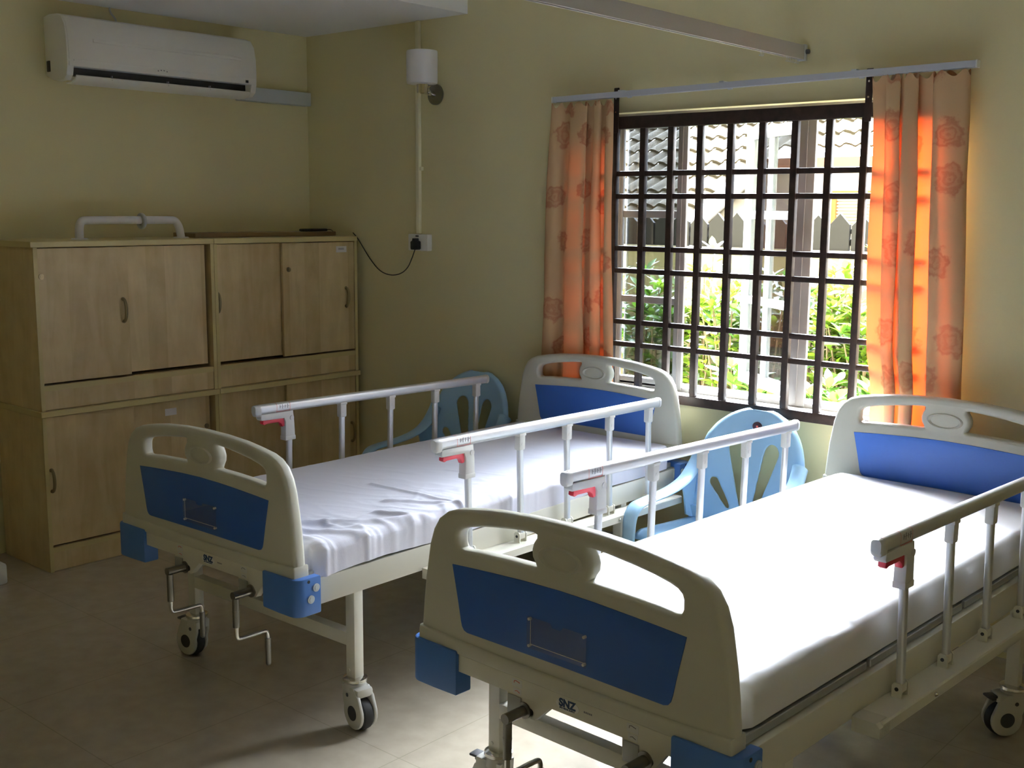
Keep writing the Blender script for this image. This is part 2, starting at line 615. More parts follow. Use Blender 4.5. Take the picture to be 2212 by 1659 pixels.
# ------------------------------------------------------------------ room shell
RX, RY, RZ = 7.2, -6.1, 3.05
OX0, OX1, OZ0, OZ1 = 1.86, 3.615, 0.82, 2.06           # window opening
WT = 0.16
m = MB(); m.box(-0.02, RX, RY, 0.0, -0.12, 0.0)
struct(m.build('floor', M['floor'], None, False))
m = MB(); m.box(-0.16, 0.0, RY - 0.16, WT, -0.12, RZ)
struct(m.build('wall_left', M['wall'], None, False))
m = MB()
for b in ((0.0, OX0, 0, WT, -0.12, RZ), (OX1, RX + 0.16, 0, WT, -0.12, RZ), (OX0, OX1, 0, WT, OZ1, RZ), (OX0, OX1, 0, WT, -0.12, OZ0)):
    m.box(*b)
bmesh.ops.remove_doubles(m.bm, verts=m.bm.verts, dist=1e-5)
struct(m.build('wall_back', M['wall'], None, False))
m = MB(); m.box(RX, RX + 0.16, RY - 0.16, 0.0, -0.12, RZ)
struct(m.build('wall_right', M['wall'], None, False))
m = MB(); m.box(0.0, RX, RY - WT, RY, -0.12, RZ)
struct(m.build('wall_front', M['wall'], None, False))
m = MB(); m.box(-0.16, RX + 0.16, RY - 0.16, WT + 0.25, RZ, RZ + 0.15)
struct(m.build('ceiling', M['ceil'], None, False))
m = MB(); m.box(0.0, 1.247, RY, 0.0, 2.58, RZ)
struct(m.build('ceiling.001', M['ceil'], None, False), 'low white dropped ceiling over the cabinets')

# ------------------------------------------------------------------ window behind the grille
win = bpy.data.objects.new('window_1', None); C.objects.link(win); struct(win)
FY0, FY1 = 0.075, 0.125
m = MB()
m.box(OX0, OX1, FY0, FY1, OZ1 - 0.035, OZ1)
m.box(OX0, OX1, FY0, FY1, OZ0, OZ0 + 0.025)
m.box(OX0, OX0 + 0.035, FY0, FY1, OZ0, OZ1)
m.box(OX1 - 0.035, OX1, FY0, FY1, OZ0, OZ1)
m.build('window_frame', M['win_alu'], win, True)
for x0, x1 in ((2.125, 2.157), (2.448, 2.496), (3.022, 3.097)):
    m = MB(); m.box(x0, x1, FY0 - 0.005, FY0 + 0.012, OZ0 + 0.01, OZ1 - 0.01, 0.003)
    m.box((x0 + x1) / 2 - 0.002, (x0 + x1) / 2 + 0.002, FY0 - 0.009, FY0, OZ0 + 0.02, OZ1 - 0.02)
    m.build('mullion', M['win_alu'], win)
for x0, x1 in ((OX0 + 0.035, 2.125), (2.157, 2.448)):
    m = MB()
    m.box(x0, x1, FY0, FY1 - 0.01, 0.835, 0.868, 0.002)
    m.box(x0, x1, FY0, FY1 - 0.01, 1.213, 1.243, 0.002)
    m.box(x0, x1, FY0, FY1 - 0.01, 1.598, 1.630, 0.002)
    m.box(x0, x1, FY0, FY1 - 0.01, 1.993, 2.03, 0.002)
    o = m.build('fixed_sash', M['win_alu'], win)
    m = MB(); m.box(x0, x1, 0.098, 0.103, 0.84, 2.02)
    m.build('pane', M['tint_glass'], o, False)
# casement standing open outwards, hinged on the right hand mullion
HX, HY = 3.06, 0.135
FX, FY = 2.593, 0.48
ang = math.atan2(FY - HY, FX - HX)
SW = math.hypot(FX - HX, FY - HY)
T = Matrix.Translation((HX, HY, 0)) @ Matrix.Rotation(ang, 4, 'Z')
m = MB()
Z0, Z1 = 0.845, 2.0
for b in ((0, 0.045, 0, 0.04, Z0, Z1), (SW - 0.045, SW, 0, 0.04, Z0, Z1), (0, SW, 0, 0.04, Z0, Z0 + 0.05), (0, SW, 0, 0.04, Z1 - 0.05, Z1),
          (0.03, SW - 0.03, 0.004, 0.036, 1.213, 1.248), (0.03, SW - 0.03, 0.004, 0.036, 1.596, 1.632),
          (SW * 0.56, SW * 0.56 + 0.028, 0.004, 0.036, Z0, Z1)):
    m.box(*b, 0.002, 1, T)
sash = m.build('open_casement', M['win_white'], win)
m = MB(); m.box(0.04, SW - 0.04, 0.018, 0.023, Z0 + 0.04, Z1 - 0.04, 0, 1, T)
m.build('pane', M['tint_glass'], sash, False)
m = MB(); m.box(OX0 + 0.002, OX1 - 0.002, 0.001, 0.30, 0.795, 0.826, 0.004)
struct(m.build('trim_1', M['sill'], None), 'white window sill')

# ------------------------------------------------------------------ security grille
g = thing('window_grille', 'dark brown iron security grille of square bars across the window', 'grille', (2.78, 0.0, 0.82))
gl = lambda m_: bmesh.ops.translate(m_.bm, vec=Vector((-2.78, 0, -0.82)), verts=m_.bm.verts)
GX0, GD = 2.1802, 0.1454
ZT, ZB = 2.0133, 0.8187
for i in range(-2, 10):
    x = GX0 + i * GD
    if i == 0: x -= 0.006
    m = MB(); m.box(x - 0.0145, x + 0.0145, -0.030, -0.004, ZB, ZT, 0.003); gl(m)
    m.build('vertical_bar', M['iron'], g)
for z in (1.7915, 1.6921, 1.4619, 1.3618, 1.1315, 1.0299):
    m = MB(); m.box(OX0 + 0.02, OX1 - 0.02, -0.026, -0.006, z - 0.0115, z + 0.0115, 0.003); gl(m)
    m.build('horizontal_bar', M['iron'], g)
m = MB(); m.box(OX0 + 0.01, OX1 - 0.01, -0.034, -0.002, ZT - 0.027, ZT + 0.027, 0.003); gl(m)
m.build('top_rail', M['iron'], g)
m = MB(); m.box(OX0 + 0.01, OX1 - 0.01, -0.034, -0.002, ZB - 0.030, ZB + 0.012, 0.003); gl(m)
m.build('bottom_rail', M['iron'], g)
for x in (2.188, 3.356):
    m = MB(); m.box(x - 0.014, x + 0.014, -0.040, -0.034, 1.97, 2.165, 0.003); gl(m)
    o = m.build('mounting_strap', M['iron'], g)
    for z in (2.06, 2.118):
        m = MB(); m.cyl((x, -0.0405, z), (x, -0.043, z), 0.004, seg=10); gl(m)
        m.build('screw', M['chrome'], o)

# ------------------------------------------------------------------ curtain rail and curtains
cr = thing('curtain_rail', 'slim grey aluminium curtain rail above the window', 'curtain rail', (2.80, -0.07, 2.14))
def rz_(x): return 2.128 + (x - 1.864) / (3.746 - 1.864) * 0.02
m = MB()
rings = []
for x in (1.864, 3.76):
    z = rz_(x)
    rings.append([(x - 2.80, yy + 0.09, z + zz - 2.14) for yy, zz in ((-0.105, -0.012), (-0.105, 0.012), (-0.075, 0.012), (-0.075, -0.012), (-0.083, -0.012), (-0.083, 0.004), (-0.097, 0.004), (-0.097, -0.012))])
m.rings(rings)
m.build('rail', M['track_alu'], cr, False)
for x in (1.858, 3.764):
    z = rz_(x)
    m = MB(); m.box(x - 2.804, x - 2.796, -0.0165, 0.0165, z - 2.1535, z - 2.1265, 0.003)
    m.build('end_cap', M['white_plastic'], cr)
for x in (2.235, 2.74, 3.31):
    z = rz_(x)
    m = MB(); m.box(x - 2.81, x - 2.79, -0.01, 0.069, z - 2.14 + 0.012, z - 2.14 + 0.018); m.box(x - 2.81, x - 2.79, 0.06, 0.069, z - 2.14 - 0.01, z - 2.14 + 0.018)
    m.build('wall_bracket', M['trunk'], cr)

def curtain(name, label, path, xa, xb, ztop, zhem, seed):
    """path: folds as (across 0..1, depth y); xa / xb: [(height z, x)] for the two side edges"""
    pts = smooth_open([(u, y, 0) for u, y in path], 3)
    n = len(pts) - 1
    def lerp(tab, z):
        for (z1, x1), (z2, x2) in zip(tab[:-1], tab[1:]):
            if z <= z1 and z >= z2:
                return x1 + (x2 - x1) * (z1 - z) / (z1 - z2)
        return tab[-1][1] if z < tab[-1][0] else tab[0][1]
    wid = lerp(xb, 1.4) - lerp(xa, 1.4)
    cum = [0.0]
    for p, q in zip(pts[:-1], pts[1:]):
        cum.append(cum[-1] + math.hypot((q.x - p.x) * wid, q.y - p.y))
    bm = bmesh.new()
    uvl = bm.loops.layers.uv.new('UVMap')
    rows = 80
    grid = []
    for r in range(rows + 1):
        v = r / rows
        row = []
        for j, p in enumerate(pts):
            z = ztop + (zhem - ztop) * v
            if v < 0.06:                                 # heading tape: pleats stand up unevenly
                z += (0.012 * math.sin(j * 0.42 + seed) - 0.004) * (1 - v / 0.06)
            x0, x1 = lerp(xa, z), lerp(xb, z)
            sway = 0.004 * math.sin(v * 5 + j * 0.09 + seed) + 0.003 * math.sin(v * 11 + j * 0.21)
            dep = p.y + 0.003 * math.sin(v * 7 + j * 0.13 + seed)
            if v < 0.10:                                 # pinched towards the tape at the top
                dep = -0.066 + (dep + 0.066) * (0.55 + 0.45 * v / 0.10)
            row.append(bm.verts.new((x0 + p.x * (x1 - x0) + sway * min(1, v * 4), dep, z)))
        grid.append(row)
    for r in range(rows):
        for j in range(n):
            f = bm.faces.new((grid[r][j], grid[r][j + 1], grid[r + 1][j + 1], grid[r + 1][j]))
            f.smooth = True
            for lp, (jj, rr_) in zip(f.loops, ((j, r), (j + 1, r), (j + 1, r + 1), (j, r + 1))):
                lp[uvl].uv = (cum[jj] + seed * 0.37, ztop + (zhem - ztop) * rr_ / rows)
    me = bpy.data.meshes.new(name)
    bm.to_mesh(me); bm.free()
    me.materials.append(M['curtain'])
    o = bpy.data.objects.new(name, me); C.objects.link(o)
    return tag(o, label, 'curtain')
def fr(p0, p1, l): return [((p - p0) / (p1 - p0), y) for p, y in l]
curtain('curtain', 'gathered orange rose patterned curtain left of the window, hanging behind the far bed',
        fr(1178, 1332, [(1178, -.050), (1181, -.074), (1195, -.080), (1206, -.062), (1212, -.040), (1226, -.040), (1233, -.055), (1228, -.074), (1240, -.084), (1262, -.084), (1271, -.070), (1262, -.056), (1257, -.042), (1272, -.040), (1285, -.041), (1291, -.056), (1285, -.074), (1291, -.084), (1300, -.080), (1303, -.060), (1297, -.044), (1306, -.040), (1315, -.042), (1321, -.064), (1315, -.080), (1324, -.086), (1332, -.070)]),
        [(2.12, 1.838), (1.4, 1.800), (0.62, 1.785)], [(2.12, 2.196), (1.4, 2.203), (0.62, 2.236)], 2.106, 0.62, 3)
curtain('curtain', 'gathered orange rose patterned curtain right of the window, with a glowing strip',
        fr(1885, 2095, [(1885, -.042), (1905, -.048), (1926, -.060), (1920, -.078), (1930, -.086), (1946, -.085), (1954, -.072), (1940, -.062), (1926, -.055), (1932, -.047), (1950, -.050), (1957, -.066), (1960, -.083), (1980, -.087), (1993, -.074), (1984, -.060), (1962, -.052), (1956, -.042), (1972, -.041), (2000, -.040), (2018, -.041), (2027, -.044), (2018, -.060), (2020, -.078), (2040, -.087), (2070, -.085), (2090, -.074), (2095, -.056), (2088, -.044), (2060, -.043), (2034, -.042), (2030, -.040), (2050, -.039), (2084, -.039)]),
        [(2.13, 3.372), (1.75, 3.385), (1.4, 3.395), (1.1, 3.405), (0.95, 3.43), (0.60, 3.425)], [(2.13, 3.742), (1.4, 3.768), (0.60, 3.80)], 2.127, 0.60, 8)

# ------------------------------------------------------------------ ward curtain track beam
bt = thing('cubicle_curtain_track', 'long pale grey ceiling hung curtain track running to the window wall', 'curtain track', (3.062, -0.02, 2.25))
m = MB()
sec = [(-0.014, -0.030), (-0.014, 0.024), (0.014, 0.024), (0.014, -0.030), (0.006, -0.030), (0.006, -0.022), (-0.006, -0.022), (-0.006, -0.030)]
m.rings([[(x, 0.0, z) for x, z in sec], [(x, -5.9, z) for x, z in sec]])
m.build('track', M['beam_alu'], bt, False)
m = MB(); m.box(-0.018, 0.018, -0.004, 0.016, -0.034, 0.028, 0.003)
o = m.build('end_bracket', M['trunk'], bt)
m = MB(); m.cyl((0.018, 0.006, 0.0), (0.030, 0.006, 0.0), 0.009, seg=12)
m.build('bolt', M['darkgrey'], o)
for y in [-0.02 - 0.014 * i for i in range(8)] + [-0.30 - 0.012 * i for i in range(3)]:
    m = MB(); m.tube([(0, y, -0.026), (0, y, -0.036), (0.003, y - 0.003, -0.043), (0, y - 0.006, -0.048), (-0.003, y - 0.003, -0.044)], 0.0011, 6)
    m.build('glider_hook', M['trunk'], bt)

# ------------------------------------------------------------------ wall lamp, conduit, socket
wl_ = thing('wall_lamp', 'white cylinder glass wall lamp on a chrome arm near the corner', 'lamp', (1.03, 0.0, 2.205))
m = MB(); prof = [(0.0, 0.040), (0.030, 0.040), (0.07, 0.040), (0.076, 0.044), (0.078, 0.055), (0.078, 0.195), (0.076, 0.202), (0.071, 0.203), (0.070, 0.195), (0.070, 0.06), (0.0, 0.058)]
m.rings([[(0.018 + r * math.cos(2 * PI * q / 40), -0.12 + r * math.sin(2 * PI * q / 40), z) for q in range(40)] for r, z in prof if r > 0])
m.build('lamp_shade', M['shade'], wl_)
m = MB(); m.cyl((0.0, -0.001, 0.0), (0.0, -0.012, 0.0), 0.052, seg=36); m.cyl((0, -0.012, 0), (0, -0.022, 0), 0.048, 0.028, seg=36)
m.build('back_plate', M['darkchrome'], wl_)
m = MB(); m.cyl((0, -0.02, 0), (0.010, -0.085, 0.010), 0.015, seg=20); m.cyl((0.018, -0.118, -0.002), (0.018, -0.118, 0.043), 0.026, 0.03, seg=24); m.cyl((0.008, -0.075, 0.010), (0.018, -0.12, 0.010), 0.017, seg=20)
m.build('lamp_arm', M['chrome'], wl_)

cd = thing('cable_conduit', 'cream plastic conduit running down the wall to the socket', 'conduit', (0.909, -0.012, 1.5))
m = MB(); m.box(-0.0125, 0.0125, -0.010, 0.011, 0.0, 1.0785, 0.003)
m.build('conduit_pipe', M['conduit'], cd)
m = MB(); m.box(0.012, 0.027, -0.006, 0.011, 0.326, 0.345, 0.002)
m.build('conduit_clip', M['conduit'], cd)

so = thing('wall_socket', 'white surface mounted wall socket below the cream conduit', 'socket', (0.925, 0.0, 1.455))
m = MB(); m.box(-0.073, 0.073, -0.036, -0.001, -0.043, 0.043, 0.005)
m.build('socket_box', M['white_plastic'], so)
m = MB(); m.box(-0.012, 0.008, -0.041, -0.0355, 0.030, 0.037, 0.001)
m.build('switch_rocker', M['darkgrey'], so)
pl = thing('power_plug', 'black power plug pushed into the white wall socket', 'plug', (0.925, -0.036, 1.445))
m = MB(); m.prism([(-0.012, 0.032), (0.010, 0.032), (0.010, 0.022), (0.024, 0.016), (0.025, -0.022), (0.018, -0.027), (-0.022, -0.027), (-0.026, -0.02), (-0.026, 0.014), (-0.013, 0.022)], 'y', -0.030, 0.0, 0.004)
m.build('plug_body', M['black'], pl)
m = MB()
path = smooth_open([(0.001, -0.02, -0.024), (-0.02, -0.024, -0.075), (-0.055, -0.02, -0.125), (-0.12, -0.01, -0.160), (-0.21, -0.004, -0.172), (-0.30, 0.0, -0.15), (-0.38, 0.008, -0.09), (-0.44, 0.016, -0.035), (-0.49, 0.018, 0.02), (-0.53, 0.018, 0.05)], 3)
m.tube(path, 0.0028, 8)
m.build('power_cord', M['wire'], pl)

# ------------------------------------------------------------------ air conditioner
Y0, Y1 = -1.545, -0.497
ac = thing('air_conditioner', 'white split air conditioner high on the left wall', 'air conditioner', (0.0, (Y0 + Y1) / 2, 2.2))
H = (Y1 - Y0) / 2
def P_ac(pts): return [(x, z) for x, z in pts]
prof = [(0.0, 0.03), (0.0, 0.295), (0.05, 0.303), (0.12, 0.300), (0.165, 0.285), (0.190, 0.250), (0.203, 0.19), (0.206, 0.12), (0.203, 0.062), (0.120, 0.062), (0.100, 0.03), (0.06, 0.012)]
m = MB(); m.prism(prof, 'y', -H + 0.035, H - 0.035)
body = m.build('housing', M['ac_white'], ac)
full = [(0.0, 0.03), (0.0, 0.295), (0.05, 0.303), (0.12, 0.300), (0.165, 0.285), (0.190, 0.250), (0.203, 0.19), (0.206, 0.12), (0.203, 0.060), (0.193, 0.022), (0.165, 0.002), (0.10, 0.0), (0.05, 0.01)]
for a, b in ((-H, -H + 0.036), (H - 0.036, H)):
    m = MB(); m.prism(full, 'y', a, b, 0.008)
    m.build('end_cheek', M['ac_white'], ac)
fp = [(0.166, 0.2865), (0.193, 0.251), (0.2065, 0.19), (0.2095, 0.12), (0.2075, 0.093), (0.200, 0.093), (0.200, 0.19), (0.18, 0.25), (0.160, 0.281)]
m = MB(); m.prism(fp, 'y', -H + 0.008, H - 0.008, 0.003)
fo = m.build('front_panel', M['ac_white'], ac)
m = MB(); m.prism([(0.2080, 0.194), (0.2125, 0.184), (0.2120, 0.178), (0.2050, 0.176), (0.2050, 0.194)], 'y', -H + 0.13, H - 0.10)
m.build('panel_ridge', M['ac_white'], fo)
m = MB(); m.prism([(0.2085, 0.0845), (0.2080, 0.064), (0.195, 0.064), (0.195, 0.0845)], 'y', -H + 0.008, H - 0.008, 0.002)
lo = m.build('lower_strip', M['ac_white'], ac)
for k in range(4):
    m = MB(); y = -0.06 + 0.016 * k
    m.box(0.2075, 0.2095, y - 0.003, y + 0.003, 0.078 + 0.004 * math.sin(k * 1.05), 0.083 + 0.004 * math.sin(k * 1.05))
    m.build('indicator_mark', M['ink'], lo)
m = MB(); m.box(0.206, 0.2095, H - 0.075, H - 0.058, 0.068, 0.081)
m.build('receiver_window', M['black'], lo)
m = MB(); m.box(0.06, 0.150, -H + 0.036, H - 0.036, 0.028, 0.062)
m.build('outlet_cavity', M['black'], ac, False)
m = MB(); m.prism([(0.202, 0.022), (0.190, 0.004), (0.155, -0.010), (0.105, -0.010), (0.100, -0.004), (0.152, -0.002), (0.184, 0.010), (0.196, 0.026)], 'y', -H + 0.045, H - 0.045)
lv = m.build('louvre', M['ac_white'], ac)
for y in (-0.30, 0.0, 0.24):
    m = MB(); m.box(0.185, 0.199, y - 0.003, y + 0.003, 0.016, 0.036)
    m.build('louvre_pin', M['ink'], lv)
m = MB(); m.box(0.02, 0.05, -H - 0.004, -H + 0.002, 0.045, 0.095, 0.003)
m.build('pipe_knockout', M['darkgrey'], ac)
tk = thing('pipe_trunking', 'pale grey pipe trunking between the air conditioner and corner', 'trunking', (0.0, -0.26, 2.2))
m = MB(); m.box(0.001, 0.062, -0.232, 0.237, -0.005, 0.068, 0.004)
m.build('trunking_cover', M['trunk'], tk)
cb = thing('ceiling_cable', 'short grey cable from the air conditioner up to the ceiling', 'cable', (0.01, -1.18, 2.5))
m = MB(); m.tube(smooth_open([(0.01, 0.0, -0.005), (0.008, -0.005, 0.03), (0.004, -0.03, 0.055), (0.0, -0.03, 0.082)], 2), 0.0045, 8)
m.build('cable', M['trunk'], cb)

# ------------------------------------------------------------------ cabinets
CD = 0.45
YL, YM, YR = -1.8775, -0.9655, -0.0400
def bow(y, z0, z1, x):
    return smooth_open([(x, y, z0), (x + 0.014, y, z0 + 0.004), (x + 0.024, y, z0 * .75 + z1 * .25), (x + 0.027, y, (z0 + z1) / 2), (x + 0.024, y, z0 * .25 + z1 * .75), (x + 0.014, y, z1 - 0.004), (x, y, z1)], 2)
def handle(parent, y, z0, z1, x):
    m = MB(); p = bow(y, z0, z1, x); n = len(p)
    m.tube(p, [0.0045 + 0.003 * math.sin(PI * i / (n - 1)) for i in range(n)], 10)
    m.cyl((x - 0.001, y, z0 + 0.003), (x + 0.004, y, z0 + 0.003), 0.009, seg=12)
    m.cyl((x - 0.001, y, z1 - 0.003), (x + 0.004, y, z1 - 0.003), 0.009, seg=12)
    m.build('handle', M['handle'], parent)
def cabinet(label, y0, y1, upper, split, d_left, d_right, top_ov=0.012):
    zb, zt = (0.735, 1.478) if upper else (0.0, 0.735)
    t = thing('sliding_door_cabinet', label, 'cabinet', (0.0, (y0 + y1) / 2, zb), 0, 'maple sliding door cabinets against the left wall')
    yc = (y0 + y1) / 2
    hh = zt - zb
    # carcass with open front so that the doors sit in their tracks
    m = MB()
    a, b = y0 - yc + 0.001, y1 - yc - 0.001
    m.box(0.02, CD, a, a + 0.018, 0.0, hh - 0.026)
    m.box(0.02, CD, b - 0.018, b, 0.0, hh - 0.026)
    m.box(0.02, 0.03, a + 0.018, b - 0.018, 0.0, hh - 0.026)
    m.box(0.03, CD - 0.01, a + 0.018, b - 0.018, 0.095, 0.113)
    m.build('carcass', M['maple'], t, False)
    for ya, yb in ((a, a + 0.018), (b - 0.018, b)):
        m = MB(); m.box(CD - 0.001, CD + 0.0015, ya, yb, 0.0, hh - 0.026)
        m.build('edge_strip', M['maple_edge'], t, False)
    ov = 0.020 if not upper else 0.006
    m = MB(); m.box(0.02, CD + ov, a - (top_ov if y0 == YL else 0), b, hh - 0.026, hh, 0.002, 1)
    m.build('cabinet_top', M['maple_edge'], t)
    m = MB(); m.box(CD - 0.012, CD - 0.004, a + 0.019, b - 0.019, 0.003, 0.088)
    m.build('plinth', M['maple'], t, False)
    m = MB(); m.box(CD - 0.014, CD - 0.001, a + 0.019, b - 0.019, 0.088, 0.112)
    m.build('door_track', M['maple_edge'], t, False)
    ys = split - yc
    x_f, x_b = CD - 0.004, CD - 0.028
    for (ya, yb, xx, spec) in ((a + 0.020, ys, d_left[0], d_left), (ys, b - 0.020, d_right[0], d_right)):
        back = xx == 'back'
        xf = x_b if back else x_f
        zlo = 0.122 if not back else 0.128
        m = MB(); m.box(xf - 0.016, xf, ya + (0 if not back else -0.03 if ya == ys else 0), yb + (0.03 if back and yb == ys else 0) - (0.012 if (back and yb != ys) else 0.0), zlo, hh - 0.030, 0.001, 1)
        d = m.build('door', M['maple'], t)
        if spec[1] is not None:
            handle(d, spec[1] - yc, spec[2] - zb, spec[3] - zb, xf)
        if len(spec) > 4:
            yl, zl = spec[4] - yc, spec[5] - zb
            m = MB(); m.cyl((xf - 0.001, yl, zl), (xf + 0.005, yl, zl), 0.012, seg=18); m.cyl((xf + 0.005, yl, zl), (xf + 0.007, yl, zl), 0.007, seg=14)
            m.build('lock', M['handle'], d)
        if len(spec) > 6:
            q = spec[6]
            m = MB(); m.box(xf, xf + 0.0008, q[0] - yc, q[1] - yc, q[2] - zb, q[3] - zb)
            s_ = m.build('paper_sticker', M['paper'], d, False)
            if q[4]:
                m = MB()
                for zz in (0.0095, 0.0155):
                    m.box(xf + 0.0008, xf + 0.0011, q[0] - yc + 0.015, q[1] - yc - 0.018, q[3] - zb - zz - 0.003, q[3] - zb - zz)
                m.build('printed_lines', M['ink'], s_, False)
    return t
cabinet('upper left maple cabinet with a lock and a bow handle, under the white grab bar', YL, YM, True, -1.43, ('front', -1.46, 1.103, 1.212, -1.843, 1.326), ('back', None))
cabinet('upper right maple cabinet beside the corner, with a paper label on its door', YM, YR, True, -0.545, ('back', -0.935, 1.110, 1.212), ('front', -0.12, 1.095, 1.200, -0.508, 1.310, (-0.185, -0.112, 1.392, 1.425, True)))
cabinet('lower left maple cabinet behind the far bed footboard, with a blank sticker', YL, YM, False, -1.43, ('front', -1.846, 0.368, 0.470), ('back', None, 0, 0, -1.02, 0.55, (-1.25, -1.187, 0.630, 0.664, False)))
cabinet('lower right maple cabinet behind the far bed left rail, in the corner', YM, YR, False, -0.535, ('back', -0.935, 0.345, 0.430), ('front', -0.09, 0.335, 0.445))

gb = thing('grab_bar', 'white bent grab bar lying on top of the left cabinet', 'grab bar', (0.25, -1.29, 1.478))
m = MB(); m.tube(smooth_open([(0, -0.262, 0.002), (0, -0.262, 0.055), (0, -0.250, 0.085), (0, -0.215, 0.088), (0, 0.215, 0.088), (0, 0.245, 0.085), (0.012, 0.258, 0.055), (0.02, 0.262, 0.002)], 2), 0.0195, 14)
m.build('bar', M['grabbar'], gb)
for y, x in ((-0.262, 0.0), (0.262, 0.02)):
    m = MB(); m.cyl((x, y, 0.0005), (x, y, 0.006), 0.040, 0.034, seg=24)
    m.build('flange', M['grabbar'], gb)
m = MB()
rr = 0.036
m.rings([[(0.0 + (rr + dr) * math.cos(2 * PI * q / 28), 0.06 + dy, 0.083 + (rr + dr) * math.sin(2 * PI * q / 28)) for q in range(28)] for dr, dy in ((0, -0.008), (0.003, -0.004), (0.003, 0.004), (0, 0.008), (-0.017, 0.008), (-0.017, -0.008), (0, -0.008))], cap=False)
m.build('loose_collar', mat('grey_collar', (0.42, 0.44, 0.46), 0.4), gb)
bd = thing('plank', 'thin brown board lying on the right cabinet top', 'board', (0.22, -0.53, 1.4785), math.radians(-0.6))
m = MB(); m.box(-0.10, 0.10, -0.445, 0.45, 0.0, 0.023, 0.002, 1)
m.build('board', M['board'], bd)
hd = thing('power_adapter', 'black slim adapter with a thin lead lying on the brown board', 'adapter', (0.24, -0.17, 1.502))
m = MB(); m.box(-0.022, 0.022, -0.085, 0.085, 0.0, 0.014, 0.006)
m.build('adapter_body', M['black'], hd)
m = MB(); m.tube(smooth_open([(0, 0.084, 0.007), (0, 0.11, 0.009), (0.005, 0.125, 0.006), (0.0, 0.140, -0.003), (-0.03, 0.146, -0.02), (-0.08, 0.146, -0.021)], 2), 0.0022, 8)
m.build('lead', M['wire'], hd)

es = thing('equipment_stand', 'white based dark stand cut off at the left frame edge beside the cabinet', 'stand', (0.30, -2.20, 0.0))
m = MB(); m.box(-0.16, 0.155, -0.15, 0.130, 0.0, 0.092, 0.012)
m.build('base', M['white_plastic'], es)
m = MB(); m.cyl((0, -0.03, 0.092), (0, -0.03, 0.235), 0.075, 0.07, seg=28); m.cyl((0, -0.03, 0.235), (0, -0.03, 0.25), 0.085, seg=28)
m.build('column', M['black'], es)

# ------------------------------------------------------------------ hospital beds (bed space: x across, y towards the head, z up)
def mirror(pts): return [(-x, y) for x, y in reversed(pts)]
half = [(0.462, 0.552), (0.461, 0.60), (0.456, 0.655), (0.449, 0.715), (0.433, 0.806), (0.419, 0.847), (0.399, 0.878), (0.371, 0.8985), (0.338, 0.910), (0.286, 0.919), (0.21, 0.9295), (0.107, 0.9365)]
OUTL = [(0.40, 0.549)] + half + [(0.0, 0.939)] + [(-x, y) for x, y in reversed(half)] + [(-0.40, 0.549)]
HOLE = [(-0.329, 0.826), (-0.329, 0.846), (-0.325, 0.857), (-0.314, 0.866), (-0.296, 0.8725), (-0.255, 0.882), (-0.21, 0.889), (-0.132, 0.8985), (-0.084, 0.902), (-0.076, 0.900), (-0.076, 0.893),
        (-0.085, 0.880), (-0.090, 0.864), (-0.088, 0.846), (-0.079, 0.833), (-0.076, 0.826), (-0.082, 0.8235), (-0.157, 0.822), (-0.263, 0.8175), (-0.312, 0.8125), (-0.324, 0.815)]
PANEL = [(-0.345, 0.7725), (-0.28, 0.777), (-0.209, 0.781), (-0.1, 0.786), (0, 0.788), (0.1, 0.786), (0.209, 0.781), (0.28, 0.777), (0.345, 0.7725), (0.335, 0.729), (0.325, 0.685), (0.315, 0.636), (0.311, 0.622), (0.304, 0.613), (0.293, 0.6095),
         (0, 0.6115), (-0.293, 0.6095), (-0.304, 0.613), (-0.311, 0.622), (-0.315, 0.636), (-0.325, 0.685), (-0.335, 0.729)]
BT = 0.044
HV = 1.03
def end_board(name, parent, v0, dz, label=None, k=1.0):
    """moulded head / foot board whose visible face lies at y = v0"""
    vc = v0 + BT / 2
    me = plate_mesh([OUTL, HOLE, mirror(HOLE)], BT, 0.013, lambda x, y, d: (k * x, vc + d, y + dz))
    b = link(name, me, M['cream_plastic'], parent, True, 50)
    if label: b['label'] = label
    low = [(0.464, 0.553), (0.4635, 0.580), (0.461, 0.5895), (0.34, 0.5845), (0.18, 0.582), (0, 0.5815), (-0.18, 0.582), (-0.34, 0.5845), (-0.461, 0.5895), (-0.4635, 0.580), (-0.464, 0.553), (-0.40, 0.548), (-0.33, 0.5465), (0.33, 0.5465), (0.40, 0.548)]
    me = plate_mesh([low], BT + 0.014, 0.006, lambda x, y, d: (k * x, vc + d, y + dz))
    link('lower_moulding', me, M['cream_plastic'], b, True, 50)
    for sgn in (-1, 1):
        f = v0 - 0.0006 if sgn < 0 else v0 + BT + 0.0006
        me = plate_mesh([PANEL], 0.003, 0.001, lambda x, y, d: (k * x, f + d, y + dz))
        link('blue_panel', me, M['blue_panel'], b, True, 50)
        m = MB()
        yy = v0 if sgn < 0 else v0 + BT
        prof = ((1.04, 0.0), (1.0, 0.004), (0.94, 0.006), (0.87, 0.0045), (0.80, 0.0))
        m.rings([[(0.0635 * kk * math.cos(2 * PI * q / 48), yy + sgn * h, 0.8585 + dz + 0.0275 * kk * math.sin(2 * PI * q / 48)) for q in range(48)] for kk, h in prof], cap=False)
        m.build('oval_ring', M['cream_plastic'], b)
    return b

